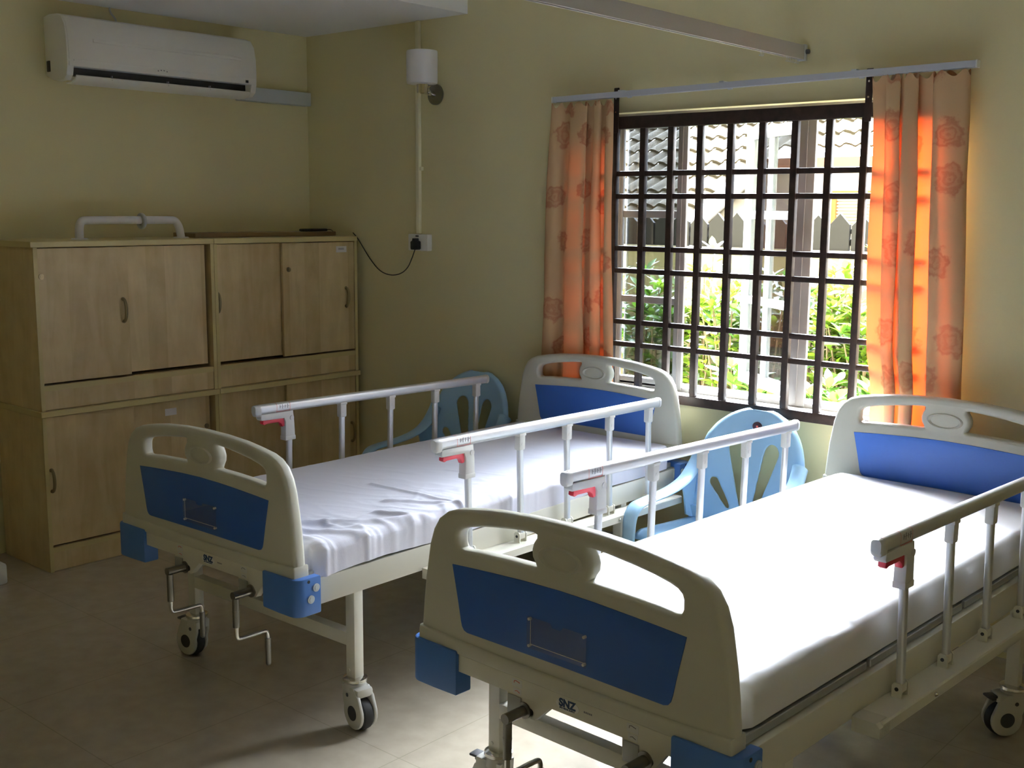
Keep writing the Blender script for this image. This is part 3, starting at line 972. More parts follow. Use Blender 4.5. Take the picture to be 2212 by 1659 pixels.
def bumper(parent, sx, sy):
    """blue corner block; sx = side, sy = -1 foot end, +1 head end"""
    V = 1.06 if sy < 0 else HV + BT + 0.004
    def q(x, y): return (sx * x, sy * (y if sy > 0 else y))
    o = V + 0.016
    poly = [(0.322, o - 0.004), (0.40, o)] + [(0.455 + 0.032 * math.cos(math.radians(a)), o - 0.032 + 0.032 * math.sin(math.radians(a))) for a in (90, 72, 54, 36, 18, 0)] + [(0.487, o - 0.090), (0.458, o - 0.090), (0.458, o - 0.055), (0.322, o - 0.055)]
    poly = [q(*p) for p in poly]
    if sx * sy < 0: poly.reverse()
    m = MB(); m.prism(poly, 'z', 0.440, 0.556, 0.005)
    b = m.build('corner_bumper', M['blue_bumper'], parent)
    x = sx * 0.487
    for yy, z in ((o - 0.072, 0.522), (o - 0.052, 0.490)):
        m = MB(); m.cyl((x - sx * 0.001, sy * yy, z), (x + sx * 0.003, sy * yy, z), 0.0125, seg=20); m.cyl((x, sy * yy, z), (x + sx * 0.0045, sy * yy, z), 0.007, seg=14)
        s_ = m.build('screw', M['trunk'], b)
        m = MB(); m.cyl((x + sx * 0.0040, sy * yy, z), (x + sx * 0.0052, sy * yy, z), 0.0032, seg=10)
        m.build('screw_recess', M['darkgrey'], s_) if False else m.bm.free()
    m = MB(); m.cyl((x - sx * 0.002, sy * (o - 0.045), 0.545), (x + sx * 0.0008, sy * (o - 0.045), 0.545), 0.005, seg=14)
    m.build('pin_hole', M['black'], b)

def caster(parent, x, y, rz, brake=True):
    T = Matrix.Translation((x, y, 0)) @ Matrix.Rotation(rz, 4, 'Z')
    WO = -0.030                                        # wheel trails the stem
    m = MB()
    for s in (-1, 1):
        pts = [(WO + 0.053 * math.cos(math.radians(a)), 0.060 + 0.053 * math.sin(math.radians(a))) for a in range(150, 376, 15)]
        pts += [(0.030, 0.10), (0.032, 0.142), (-0.035, 0.142), (-0.062, 0.118)]
        b2 = MB(); b2.prism(pts, 'x', s * 0.0255 - 0.006, s * 0.0255 + 0.006, 0.004)
        m.merge(b2.bm, T)
    m.box(-0.030, 0.030, -0.060, 0.033, 0.112, 0.142, 0.008, 2, T)
    b2 = MB(); b2.cyl((0, 0, 0.125), (0, 0, 0.150), 0.037, 0.034, seg=28); m.merge(b2.bm, T)
    f = m.build('caster', M['caster'], parent)
    m = MB(); b2 = MB()
    prof = ((0.030, -0.0185), (0.048, -0.0185), (0.0530, -0.013), (0.0545, 0.0), (0.0530, 0.013), (0.048, 0.0185), (0.030, 0.0185))
    b2.rings([[(xx, WO + r * math.cos(2 * PI * q / 36), 0.0548 + r * math.sin(2 * PI * q / 36)) for q in range(36)] for r, xx in prof])
    m.merge(b2.bm, T)
    m.build('wheel', M['rubber'], f)
    m = MB(); b2 = MB()
    for s in (-1, 1):
        b2.cyl((s * 0.031, WO, 0.060), (s * 0.0332, WO, 0.060), 0.024, seg=28)
        b2.cyl((s * 0.031, WO + 0.028, 0.112), (s * 0.0328, WO + 0.028, 0.112), 0.0065, seg=14)
    m.merge(b2.bm, T)
    m.build('hub_cap', M['darkgrey'], f)
    m = MB(); b2 = MB()
    b2.rings([[(r * math.cos(2 * PI * q / 28), r * math.sin(2 * PI * q / 28), z) for q in range(28)] for r, z in ((0.036, 0.150), (0.040, 0.155), (0.039, 0.163), (0.026, 0.168))])
    m.merge(b2.bm, T)
    m.build('swivel_ring', M['chrome'], f)
    if brake:
        m = MB(); m.box(-0.018, 0.018, -0.090, -0.050, 0.128, 0.136, 0.003, 2, T)
        m.box(-0.012, 0.012, -0.075, -0.045, 0.118, 0.132, 0.002, 1, T)
        m.build('brake_pedal', M['darkgrey'], f)

SL = -0.0177
def side_rail(parent, s):
    """folding aluminium side rail on side s (+1 right)"""
    X = s * 0.476
    v0, v1 = -0.478, 0.828
    zc = lambda v: 0.861 + SL * v
    sec = rrect(-0.015, 0.015, -0.019, 0.019, 0.012, 4)
    m = MB(); m.rings([[(X + a, v, zc(v) + b) for a, b in sec] for v in (v0, v1)])
    top = m.build('side_rail', M['alu'], parent)
    def P(o): o.parent = top; return o
    m = MB(); m.rings([[(X + a * k, v, zc(v) + b * k - 0.003 * (k > 0.9)) for a, b in rrect(-0.0165, 0.0165, -0.024, 0.021, 0.013, 4)] for k, v in ((1, v0 + 0.008), (1, v0 - 0.006), (0.93, v0 - 0.013), (0.75, v0 - 0.017))])
    m.build('end_cap', M['rail_plastic'], top)
    m = MB(); m.rings([[(X + a * k, v, zc(v) + b * k) for a, b in rrect(-0.0162, 0.0162, -0.0202, 0.0202, 0.012, 4)] for k, v in ((1, v1 - 0.006), (1, v1 + 0.006), (0.8, v1 + 0.012))])
    m.build('end_cap', M['rail_plastic'], top)
    za = zc(-0.4)
    # release handle block: a T under the near end
    poly = [(-0.470, za - 0.017), (-0.318, za - 0.018), (-0.316, za - 0.036), (-0.312, za - 0.070), (-0.310, za - 0.126), (-0.320, za - 0.134), (-0.352, za - 0.132), (-0.358, za - 0.126), (-0.356, za - 0.060), (-0.362, za - 0.044), (-0.468, za - 0.041), (-0.474, za - 0.034)]
    m = MB(); m.prism(poly, 'x', X - 0.0165, X + 0.0165, 0.004)
    blk = m.build('release_block', M['rail_plastic'], top)
    m = MB(); m.box(X - 0.0175, X + 0.0175, -0.359, -0.3085, za - 0.134, za - 0.116, 0.003)
    m.build('lock_collar', M['rail_plastic'], blk)
    m = MB(); m.cyl((X - 0.019, -0.326, za - 0.046), (X + 0.019, -0.326, za - 0.046), 0.0095, seg=20)
    m.build('pivot_pin', M['rail_plastic'], blk)
    m = MB(); m.prism([(-0.458, za - 0.040), (-0.357, za - 0.040), (-0.356, za - 0.076), (-0.366, za - 0.078), (-0.372, za - 0.066), (-0.385, za - 0.057), (-0.440, za - 0.057), (-0.452, za - 0.060), (-0.460, za - 0.055)], 'x', X - 0.0105, X + 0.0105, 0.003)
    m.build('release_trigger', M['red'], blk)
    # printed instruction sleeve
    m = MB()
    sl = rrect(-0.0156, 0.0156, -0.0196, 0.0196, 0.012, 4)
    for a, b in ((-0.397, -0.3955), (-0.3335, -0.332)):
        m.rings([[(X + p, v, zc(v) + q) for p, q in sl] for v in (a, b)], cap=False)
    for ss in (-1, 1):
        m.box(X + ss * 0.0156 - 0.0003, X + ss * 0.0156 + 0.0003, -0.397, -0.332, zc(-0.36) - 0.0145, zc(-0.36) - 0.0132)
    st = m.build('warning_outline', M['redline'], top)
    for vv, hh_ in ((-0.381, 0.013), (-0.369, 0.018), (-0.357, 0.012), (-0.344, 0.017)):
        m = MB(); m.box(X + 0.0152, X + 0.0159, vv - 0.001, vv + 0.001, zc(vv) + 0.004 - hh_ / 2, zc(vv) + 0.004 + hh_ / 2)
        m.box(X + 0.0152, X + 0.0159, vv - 0.001, vv + 0.007, zc(vv) + 0.0035, zc(vv) + 0.0047)
        m.build('pictogram', M['ink'], st)
    for k in range(5):
        v = -0.3289 + 0.2732 * k
        z1 = zc(v) - 0.018
        z0 = 0.4641 + SL * v
        XP = s * 0.483
        m = MB()
        ztop = z1 - (0.112 if k == 0 else 0.042)
        m.rings([[(x0 + a, v + b, z) for a, b in rrect(-0.0095, 0.0095, -0.0125, 0.0125, 0.008, 4)] for x0, z in ((XP, z0 + 0.014), (X, ztop))])
        p = m.build('post', M['alu'], top)
        if k > 0:
            m = MB(); m.box(X - 0.0150, X + 0.0150, v - 0.018, v + 0.018, z1 - 0.006, z1 + 0.004, 0.002); m.box(X - 0.0135, X + 0.0135, v - 0.0165, v + 0.0165, z1 - 0.058, z1, 0.006)
            m.cyl((X - 0.0145, v, z1 - 0.035), (X + 0.0145, v, z1 - 0.035), 0.006, seg=14)
            m.build('post_bracket', M['rail_plastic'], p)
        m = MB()
        zb = z0 - 0.014
        for w_ in (-0.0185, 0.0185):
            m.prism([(XP - 0.013, zb), (XP + 0.013, zb), (XP + 0.013, zb + 0.030), (XP + 0.008, zb + 0.037), (XP - 0.008, zb + 0.037), (XP - 0.013, zb + 0.030)], 'y', v + w_ - 0.0025, v + w_ + 0.0025)
        m.box(XP - 0.011, XP + 0.011, v - 0.0145, v + 0.0145, zb + 0.012, zb + 0.034, 0.002)
        h = m.build('post_hinge', M['white_metal'], p)
        m = MB(); m.cyl((XP, v - 0.0225, zb + 0.022), (XP, v + 0.0225, zb + 0.022), 0.005, seg=12)
        m.build('hinge_pin', M['darkgrey'], h)
    # ledge that carries the posts
    m = MB()
    lz = lambda v: 0.450 + SL * v
    xa, xb = s * 0.455, s * 0.527
    rings_ = []
    for v in (-0.512, 0.96):
        z = lz(v)
        pts = [(xa, z - 0.030), (xa, z), (xb - s * 0.004, z), (xb, z - 0.004), (xb, z - 0.030), (xb - s * 0.004, z - 0.030), (xb - s * 0.004, z - 0.006), (xa + s * 0.004, z - 0.006), (xa + s * 0.004, z - 0.030)]
        rings_.append([(a, v, b) for a, b in pts])
    m.rings(rings_)
    l = m.build('rail_ledge', M['white_metal'], parent, False)
    m = MB(); z = lz(-0.5)
    m.rings([[(xx, v, zz) for xx, zz in [(xa + s * 0.002, z - 0.034), (xa + s * 0.002, z + 0.0015), (xb - s * 0.010, z + 0.0015), (xb, z - 0.009), (xb, z - 0.034)]] for v in (-0.530, -0.475)])
    m.build('ledge_end_cap', M['cream_plastic'], l, True)
    for v in (-0.22, 0.50):
        m = MB(); m.cyl((xb - s * 0.001, v, lz(v) - 0.016), (xb + s * 0.003, v, lz(v) - 0.016), 0.0065, seg=14); m.sphere((xb + s * 0.003, v, lz(v) - 0.016), 0.005, seg=10)
        m.build('ledge_bolt', M['chrome'], l)

def crank(parent, u):
    p = [(u, -1.120, 0.468), (u, -1.120, 0.352), (u, -1.118, 0.336), (u, -1.108, 0.330), (u, -1.02, 0.330), (u, -1.008, 0.327), (u, -1.004, 0.316), (u, -1.004, 0.300)]
    m = MB(); m.tube(smooth_open(p, 2), 0.0065, 12)
    c = m.build('crank', M['chrome'], parent)
    m = MB(); m.cyl((u, -1.040, 0.472), (u, -1.130, 0.472), 0.0125, seg=20); m.cyl((u, -1.054, 0.472), (u, -1.066, 0.472), 0.020, seg=20)
    m.build('crank_hub', M['darkchrome'], c)
    m = MB(); m.cyl((u, -1.120, 0.462), (u, -1.120, 0.372), 0.0105, seg=20); m.cyl((u, -1.120, 0.425), (u, -1.120, 0.421), 0.0112, seg=20)
    m.build('crank_sleeve', M['darkchrome'], c)
    m = MB(); m.cyl((u, -1.004, 0.304), (u, -1.004, 0.222), 0.0095, 0.0085, seg=18); m.sphere((u, -1.004, 0.222), 0.0085, seg=12)
    m.build('crank_grip', M['darkchrome'], c)

def make_bed():
    t = thing('hospital_bed', '', 'bed')
    m = MB()
    for s in (-1, 1):
        a, b = sorted((s * 0.424, s * 0.4545))
        m.box(a, b, -1.03, 1.03, 0.450, 0.533, 0.003)
    m.box(-0.46, 0.46, 1.00, 1.025, 0.49, 0.533, 0.003)
    for v in (-0.45, 0.1, 0.65):
        m.box(-0.424, 0.424, v - 0.02, v + 0.02, 0.47, 0.51, 0.003)
    m.build('bed_frame', M['white_metal'], t)
    # front beam with its crank plates
    pl_ = [(-0.46, 0.546), (0.46, 0.546), (0.46, 0.501), (0.305, 0.5015), (0.272, 0.456), (0.187, 0.456), (0.187, 0.5015), (-0.020, 0.5015), (-0.068, 0.456), (-0.156, 0.456), (-0.156, 0.5015), (-0.46, 0.5015)]
    hol = [[(u + 0.0095 * math.cos(2 * PI * q / 18), 0.472 + 0.0095 * math.sin(2 * PI * q / 18)) for q in range(18)] for u in (-0.082, 0.262)]
    me = plate_mesh([pl_] + hol, 0.022, 0.001, lambda x, y, d: (x, -1.051 + d, y))
    eb = link('crank_beam', me, M['white_metal'], t, True, 40)
    for u in (-0.122, 0.222):
        m = MB(); m.box(u - 0.030, u + 0.012, -1.067, -1.0615, 0.452, 0.500, 0.002)
        m.build('crank_bracket', M['deck'], eb)
    # maker's badge and the two small crank pictograms
    me = plate_mesh([[(0.0315 + 0.034 * math.cos(a), 0.5245 + 0.0155 * math.sin(a)) for a in [2 * PI * q / 40 for q in range(40)]]], 0.0008, 0.0002, lambda x, y, d: (x, -1.0626 + d, y))
    bd_ = link('badge', me, M['white_plastic'], eb, False)
    navy = bpy.data.materials.get('navy_print') or mat('navy_print', (0.012, 0.05, 0.16), 0.5)
    me = text_mesh('SNZ', 0.0255, lambda x, y, z: (0.031 + x, -1.0634 - z, 0.5275 + y), 0.0003, 0.0011)
    link('badge_lettering', me, navy, bd_, False)
    me = text_mesh('SNZ MEDIK SUPPLY', 0.0052, lambda x, y, z: (0.031 + x, -1.0634 - z, 0.5155 + y), 0.0003, 0.0001)
    link('badge_small_print', me, navy, bd_, False)
    m = MB()
    for k in range(5):
        m.box(0.079 + k * 0.005, 0.0825 + k * 0.005, -1.0626, -1.0621, 0.5235, 0.5275)
    m.build('serial_mark', M['ink'], bd_, False)
    for u in (-0.125, 0.215):
        m = MB(); m.box(u - 0.016, u + 0.016, -1.0624, -1.0619, 0.522, 0.541, 0); m.box(u - 0.012, u + 0.014, -1.0624, -1.0619, 0.504, 0.519, 0)
        d_ = m.build('crank_pictogram', M['rail_plastic'], eb, False)
        m = MB(); m.tube([(u - 0.009, -1.0626, 0.531), (u - 0.008, -1.0626, 0.536), (u - 0.003, -1.0626, 0.537), (u + 0.009, -1.0626, 0.534)], 0.0009, 6)
        m.tube([(u - 0.006, -1.0626, 0.511), (u, -1.0626, 0.513), (u + 0.009, -1.0626, 0.509)], 0.0008, 6)
        m.build('pictogram_arrow', M['redline'] if u < 0 else M['ink'], d_)
    # steel mattress deck with slots
    m = MB()
    for v0_, v1_ in ((-1.0, -0.42), (-0.40, 0.16), (0.18, 1.01)):
        m.box(-0.432, 0.432, v0_, v1_, 0.541, 0.547, 0.002, 1)
        for s in (-1, 1):
            a, b = sorted((s * 0.424, s * 0.436))
            m.box(a, b, v0_, v1_, 0.535, 0.556, 0.002, 1)
    m.build('mattress_deck', M['deck'], t, False)
    fb = end_board('footboard', t, -1.060, 0.0)
    end_board('headboard', t, HV, 0.040, None, 0.987)
    # clear card holder on the foot board
    cpoly = [(-0.090, 0.708), (-0.020, 0.708), (-0.012, 0.698), (0.012, 0.698), (0.020, 0.708), (0.087, 0.708), (0.087, 0.632), (-0.090, 0.632)]
    me = plate_mesh([cpoly], 0.003, 0.0006, lambda x, y, d: (x, -1.0680 + d, y))
    ch = link('card_holder', me, M['acrylic'], fb, False)
    ch['label'] = 'clear acrylic card holder'
    m = MB()
    for x in (-0.083, 0.080):
        for z in (0.702, 0.638):
            m.cyl((x, -1.0620, z), (x, -1.0705, z), 0.0035, seg=12)
    m.box(-0.078, -0.0765, -1.0700, -1.0694, 0.640, 0.703); m.box(-0.078, 0.084, -1.0700, -1.0694, 0.6425, 0.644)
    m.build('holder_fixings', M['rail_plastic'], ch, False)
    for sx in (-1, 1):
        for sy in (-1, 1):
            bumper(t, sx, sy)
    for sx in (-1, 1):
        for v in (-0.805, 0.640):
            m = MB()
            x = sx * 0.430
            m.box(x - 0.0205, x + 0.0205, v - 0.019, v + 0.019, 0.165, 0.455, 0.003)
            m.cyl((x - 0.006, v - 0.0195, 0.190), (x - 0.006, v - 0.0215, 0.190), 0.005, seg=12)
            m.build('leg', M['white_metal'], t)
    for v in (-0.805, 0.640):
        m = MB(); m.box(-0.412, 0.412, v - 0.019, v + 0.019, 0.268, 0.312, 0.003)
        m.build('crossbar', M['white_metal'], t)
    m = MB()
    m.cyl((-0.10, -1.03, 0.472), (-0.10, 0.1, 0.44), 0.012, seg=14); m.cyl((0.25, -1.03, 0.472), (0.25, -0.3, 0.44), 0.012, seg=14)
    m.build('lifting_screw', M['deck'], t)
    caster(t, -0.430, -0.805, math.radians(276))
    caster(t, 0.430, -0.805, math.radians(80), False)
    caster(t, -0.430, 0.640, math.radians(30), False)
    caster(t, 0.430, 0.640, math.radians(-38))
    crank(t, -0.10); crank(t, 0.25)
    for s in (-1, 1):
        side_rail(t, s)
    return t
GB = 'white hospital beds standing heads to the window wall'
bedA = make_bed()
bedB = copy_tree(bedA)
for b_, loc, rz, lab in ((bedA, (2.1779, -1.1695, 0), 0.0111, 'farther hospital bed with blue panels, left of the window and next to the maple cabinets'),
                         (bedB, (3.7459, -1.2487, 0), -0.0381, 'nearer hospital bed with blue panels, cut by the right picture edge, under the brightest light')):
    b_.location = loc; b_.rotation_euler = (0, 0, rz); b_['label'] = lab; b_['group'] = GB

# ------------------------------------------------------------------ mattresses
def drape(q, lo, hi, r):
    """distance along a section -> (position, drop)"""
    if q < lo + r:
        s_ = lo + r - q
        if s_ < r * PI / 2:
            a = s_ / r
            return lo + r - r * math.sin(a), r - r * math.cos(a)
        return lo, r + s_ - r * PI / 2
    if q > hi - r:
        s_ = q - (hi - r)
        if s_ < r * PI / 2:
            a = s_ / r
            return hi - r + r * math.sin(a), r - r * math.cos(a)
        return hi, r + s_ - r * PI / 2
    return q, 0.0

def crease(x, y, pts, wd, h):
    best = 9e9; tt = 0
    for (a, b) in zip(pts[:-1], pts[1:]):
        dx, dy = b[0] - a[0], b[1] - a[1]
        L2 = dx * dx + dy * dy
        t_ = max(0, min(1, ((x - a[0]) * dx + (y - a[1]) * dy) / L2))
        d = math.hypot(x - a[0] - t_ * dx, y - a[1] - t_ * dy)
        if d < best: best = d
    return h * math.exp(-(best / wd) ** 2)

def mattress(name, label, bed, ulo, uhi, vlo, vhi, top, bot, r, sheet, wr, creases, skirt, nx=150, ny=300):
    t = thing(name, label, 'mattress', bed.location, bed.rotation_euler.z)
    m = MB(); m.box(ulo + 0.04, uhi - 0.04, vlo + 0.05, vhi - 0.05, bot, top - 0.03, 0.02)
    m.build('mattress_core', M['foam'], t)
    bm = bmesh.new()
    extra = r * (PI / 2 - 1)
    dropL = lambda j, side: skirt(j, side)
    grid = []
    for i in range(nx + 1):
        row = []
        for j in range(ny + 1):
            fu = i / nx; fv = j / ny
            side = -1 if fu < 0.5 else 1
            v_nom = vlo + (vhi - vlo) * fv
            dr = skirt(v_nom, side)                      # how far down the cover reaches
            ext = dr - r + extra + 0.0
            q = (ulo - ext) + (uhi - ulo + 2 * ext) * fu
            extv = top - bot - r + extra
            p = (vlo - extv) + (vhi - vlo + 2 * extv) * fv
            x, dx = drape(q, ulo, uhi, r)
            y, dy = drape(p, vlo, vhi, r)
            d = max(dx, dy) if min(dx, dy) < r * 0.3 else min(max(dx, dy) + min(dx, dy) * 0.3, top - bot + 0.02)
            cxn = abs(x - (ulo + uhi) / 2) / ((uhi - ulo) / 2); cyn = abs(y - (vlo + vhi) / 2) / ((vhi - vlo) / 2)
            if cxn > 0.86 and cyn > 0.93:                # round the corners in plan
                x -= math.copysign(0.030 * ((cxn - 0.86) / 0.14) ** 2 * ((cyn - 0.93) / 0.07), x - (ulo + uhi) / 2)
                y -= math.copysign(0.030 * ((cyn - 0.93) / 0.07) ** 2 * ((cxn - 0.86) / 0.14), y - (vlo + vhi) / 2)
            z = top - d
            nrm = wr(x, y, d)
            cs = sum(crease(x, y, *c) for c in creases) if d < 0.03 else 0
            if d < r:
                z += nrm + cs
            ox = 0
            if dx > r * 0.6:
                ox = (nrm * 0.5) * side
            row.append(bm.verts.new((x + ox, y, z)))
        grid.append(row)
    for i in range(nx):
        for j in range(ny):
            bm.faces.new((grid[i][j], grid[i + 1][j], grid[i + 1][j + 1], grid[i][j + 1]))
    me = bpy.data.meshes.new('fitted_sheet')
    bm.to_mesh(me); bm.free()
    link('fitted_sheet', me, sheet, t, True, 80)
    return t
def ridged(x, y, sx, sy, rot, seed):
    c, s = math.cos(rot), math.sin(rot)
    p = Vector(((c * x + s * y) * sx, (-s * x + c * y) * sy, seed))
    n = noise.noise(p) + 0.5 * noise.noise(p * 2.1)
    return max(0.0, 1 - abs(n) * 2.6) ** 2
def wrA(x, y, d):
    foot = max(0, min(1, (-0.35 - y) / 0.5)); rightw = max(0, min(1, (x - 0.12) / 0.26))
    k = max(foot * rightw, 0.55 * rightw * max(0, min(1, (0.45 - y) / 0.5)))
    fine = 0.0018 * noise.noise(Vector((x * 5, y * 3.2, 1.7))) + 0.0012 * ridged(x, y, 3.0, 9, 0.25, 4.2)
    return fine + k * (0.0105 * ridged(x, y, 3.2, 8.0, -0.55, 9.1) + 0.006 * ridged(x, y, 6, 14, 0.35, 3.3)) + (0.004 * foot * ridged(x, y, 7, 3, 0.0, 5.5) if d > 0.01 else 0)
def skA(v, side):
    return 0.098 + (0.006 * math.sin(v * 5 + 1) + 0.004 * math.sin(v * 11) if side > 0 else 0)
mattress('mattress', 'thin mattress in a wrinkled lavender white sheet on the farther bed', bedA, -0.44, 0.452, -1.005, 1.02, 0.632, 0.557, 0.035, M['sheetA'], wrA,
         [([(0.0, -0.33), (0.27, -0.325), (0.46, -0.32)], 0.010, 0.007), ([(0.22, -0.47), (0.38, -0.36), (0.47, -0.29)], 0.011, 0.008), ([(0.31, -0.60), (0.42, -0.55), (0.46, -0.47)], 0.014, 0.010),
          ([(0.20, -0.86), (0.36, -0.72), (0.45, -0.55)], 0.018, 0.012), ([(0.10, -0.95), (0.33, -0.88), (0.45, -0.78)], 0.016, 0.010), ([(0.05, 0.02), (0.28, 0.10)], 0.009, 0.003)], skA)
def wrB(x, y, d):
    foot = max(0, min(1, (-0.45 - y) / 0.4))
    return 0.0014 * noise.noise(Vector((x * 4, y * 2.5, 7.7))) + foot * 0.0022 * ridged(x, y, 11, 3.0, 0.1, 2.2)
mattress('mattress', 'smooth brightly lit white mattress on the nearer bed', bedB, -0.395, 0.430, -1.005, 1.02, 0.660, 0.560, 0.038, M['sheetB'], wrB,
         [([(-0.05, -0.42), (-0.052, 0.05)], 0.006, -0.004), ([(0.25, -0.69), (0.252, -0.60)], 0.010, -0.003), ([(0.40, -0.55), (0.405, -0.46)], 0.010, -0.003)], lambda v, s: 0.098)

# ------------------------------------------------------------------ plastic armchairs
def plastic_chair(label):
    t = thing('plastic_chair', label, 'chair', group='pale blue plastic armchairs by the beds')
    # back: a fine sheet bent around the sitter with five fanned slots; y grows backwards (to the wall)
    SEAT = 0.345
    HW = ((0.30, 0.232), (0.40, 0.244), (0.50, 0.253), (0.57, 0.255), (0.64, 0.244), (0.70, 0.222), (0.745, 0.190), (0.78, 0.150), (0.803, 0.108), (0.818, 0.065), (0.826, 0.0))
    def half_w(z):
        for (z1, w1), (z2, w2) in zip(HW[:-1], HW[1:]):
            if z1 <= z <= z2:
                return w1 + (w2 - w1) * (z - z1) / (z2 - z1)
        return 0
    def yb(x, z):
        return 0.0 + 0.085 * ((z - SEAT) / 0.5) - 0.75 * x * x - 0.02
    slots = []
    for a, r0, r1, w0, w1 in ((-37, 0.15, 0.275, 0.008, 0.019), (-12.5, 0.12, 0.375, 0.008, 0.037), (12.5, 0.12, 0.375, 0.008, 0.037), (37, 0.15, 0.275, 0.008, 0.019)):
        slots.append((math.radians(a), r0, r1, w0, w1))
    FAN = (0.0, SEAT - 0.06)
    def inside(x, z):
        for a, r0, r1, w0, w1 in slots:
            dx, dz = x - FAN[0], z - FAN[1]
            along = dx * math.sin(a) + dz * math.cos(a)
            across = dx * math.cos(a) - dz * math.sin(a)
            if r0 - w0 < along < r1 + w1:
                q = max(0, min(1, (along - r0) / (r1 - r0)))
                wd = w0 + (w1 - w0) * q ** 0.7
                if along < r0: wd = math.sqrt(max(0, w0 * w0 - (r0 - along) ** 2))
                if along > r1: wd = math.sqrt(max(0, w1 * w1 - (along - r1) ** 2))
                if abs(across) < wd: return True
        return False
    bm = bmesh.new()
    S = 0.0052
    nx_, nz_ = 100, 94
    vg = {}
    def vert(i, j):
        if (i, j) not in vg:
            z = SEAT - 0.01 + j * S
            hw = half_w(z)
            x = (i - nx_ / 2) / (nx_ / 2) * hw
            vg[i, j] = bm.verts.new((x, 0, z))
        return vg[i, j]
    for j in range(nz_ - 1):
        for i in range(nx_):
            z = SEAT - 0.01 + (j + 0.5) * S
            x = (i + 0.5 - nx_ / 2) / (nx_ / 2) * half_w(z)
            if half_w(z) < 0.012 or inside(x, z): continue
            bm.faces.new((vert(i, j), vert(i + 1, j), vert(i + 1, j + 1), vert(i, j + 1)))
    bv = [v for v in bm.verts if v.is_boundary and v.co.z > SEAT]
    for _ in range(6):
        new = {}
        for v in bv:
            nb = [e.other_vert(v) for e in v.link_edges if e.is_boundary]
            if len(nb) == 2: new[v] = v.co * 0.4 + (nb[0].co + nb[1].co) * 0.3
        for v, c in new.items(): v.co = c
    for v in bm.verts:
        v.co.y = yb(v.co.x, v.co.z)
        hw = half_w(v.co.z)
        e = hw - abs(v.co.x)
        if v.co.z > SEAT + 0.1 and e < 0.03: v.co.y += 0.018 * (1 - e / 0.03) ** 2     # rolled rim
    me = bpy.data.meshes.new('backrest'); bm.to_mesh(me); bm.free()
    o = link('backrest', me, M['chair'], t, True, 60)
    sd_ = o.modifiers.new('thickness', 'SOLIDIFY'); sd_.thickness = 0.006; sd_.offset = 0
    st = MB(); z = 0.752
    st.rings([[(0.022 * k * math.cos(2 * PI * q / 24) - 0.002, yb(0, z) - 0.0045 - h + 0.09 * 0.0, z + 0.019 * k * math.sin(2 * PI * q / 24)) for q in range(24)] for k, h in ((1, -0.003), (1, 0.001), (0.9, 0.0015))])
    so_ = st.build('sticker', M['sticker'], t)
    st = MB(); st.box(-0.006, 0.003, yb(0, z) - 0.0068, yb(0, z) - 0.0058, z - 0.004, z + 0.004)
    st.build('sticker_print', M['redline'], so_)
    # seat
    bm = bmesh.new(); g_ = []
    for i in range(25):
        row = []
        for j in range(25):
            a = i / 24 * 2 - 1; b = j / 24
            w_ = 0.235 + 0.02 * b
            x = a * w_
            y = -0.02 - 0.75 * x * x * (1 - b) - b * 0.43
            z_ = SEAT + 0.012 * b - 0.016 * (1 - a * a) * math.sin(PI * min(1, b * 1.1)) - (0.03 * ((b - 0.88) / 0.12) ** 2 if b > 0.88 else 0)
            row.append(bm.verts.new((x, y, z_)))
        g_.append(row)
    for i in range(24):
        for j in range(24):
            bm.faces.new((g_[i][j], g_[i + 1][j], g_[i + 1][j + 1], g_[i][j + 1]))
    me = bpy.data.meshes.new('seat'); bm.to_mesh(me); bm.free()
    o = link('seat', me, M['chair'], t, True, 60)
    sd_ = o.modifiers.new('thickness', 'SOLIDIFY'); sd_.thickness = 0.006; sd_.offset = 0
    for s in (-1, 1):
        # arm: sweeps from the shoulder of the back, forward and down into the front leg
        pth = smooth_open([(s * 0.232, -0.01, 0.62), (s * 0.240, -0.055, 0.560), (s * 0.235, -0.13, 0.512), (s * 0.228, -0.26, 0.488), (s * 0.226, -0.42, 0.480), (s * 0.226, -0.482, 0.472), (s * 0.222, -0.522, 0.430), (s * 0.219, -0.530, 0.34), (s * 0.221, -0.536, 0.25)], 3)
        m = MB(); n = len(pth)
        rr_ = []
        for i, p in enumerate(pth):
            t_ = (pth[min(i + 1, n - 1)] - pth[max(i - 1, 0)]).normalized()
            side = Vector((1, 0, 0)); side = (side - t_ * side.dot(t_)).normalized(); upv = t_.cross(side)
            f = i / (n - 1)
            wd = 0.030 + 0.006 * math.sin(PI * min(1, f * 1.2)) ; th = 0.011 + 0.030 * max(0, 1 - f * 4)
            rr_.append([p + side * (math.cos(2 * PI * q / 16) * wd) + upv * (math.sin(2 * PI * q / 16) * th) for q in range(16)])
        m.rings(rr_)
        m.build('armrest', M['chair'], t)
        # web that joins the arm to the side of the back
        m = MB()
        m.rings([[(s * 0.240, yb(0.24, 0.36) + 0.004, 0.345), (s * 0.230, yb(0.23, 0.36) - 0.012, 0.345), (s * 0.240, -0.10, 0.36), (s * 0.248, -0.10, 0.36)],
                 [(s * 0.242, yb(0.24, 0.44) + 0.004, 0.44), (s * 0.232, yb(0.23, 0.44) - 0.012, 0.44), (s * 0.240, -0.115, 0.44), (s * 0.248, -0.115, 0.44)],
                 [(s * 0.240, yb(0.24, 0.52) + 0.006, 0.53), (s * 0.230, yb(0.23, 0.52) - 0.012, 0.53), (s * 0.244, -0.13, 0.505), (s * 0.250, -0.13, 0.505)]])
        m.build('arm_web', M['chair'], t)
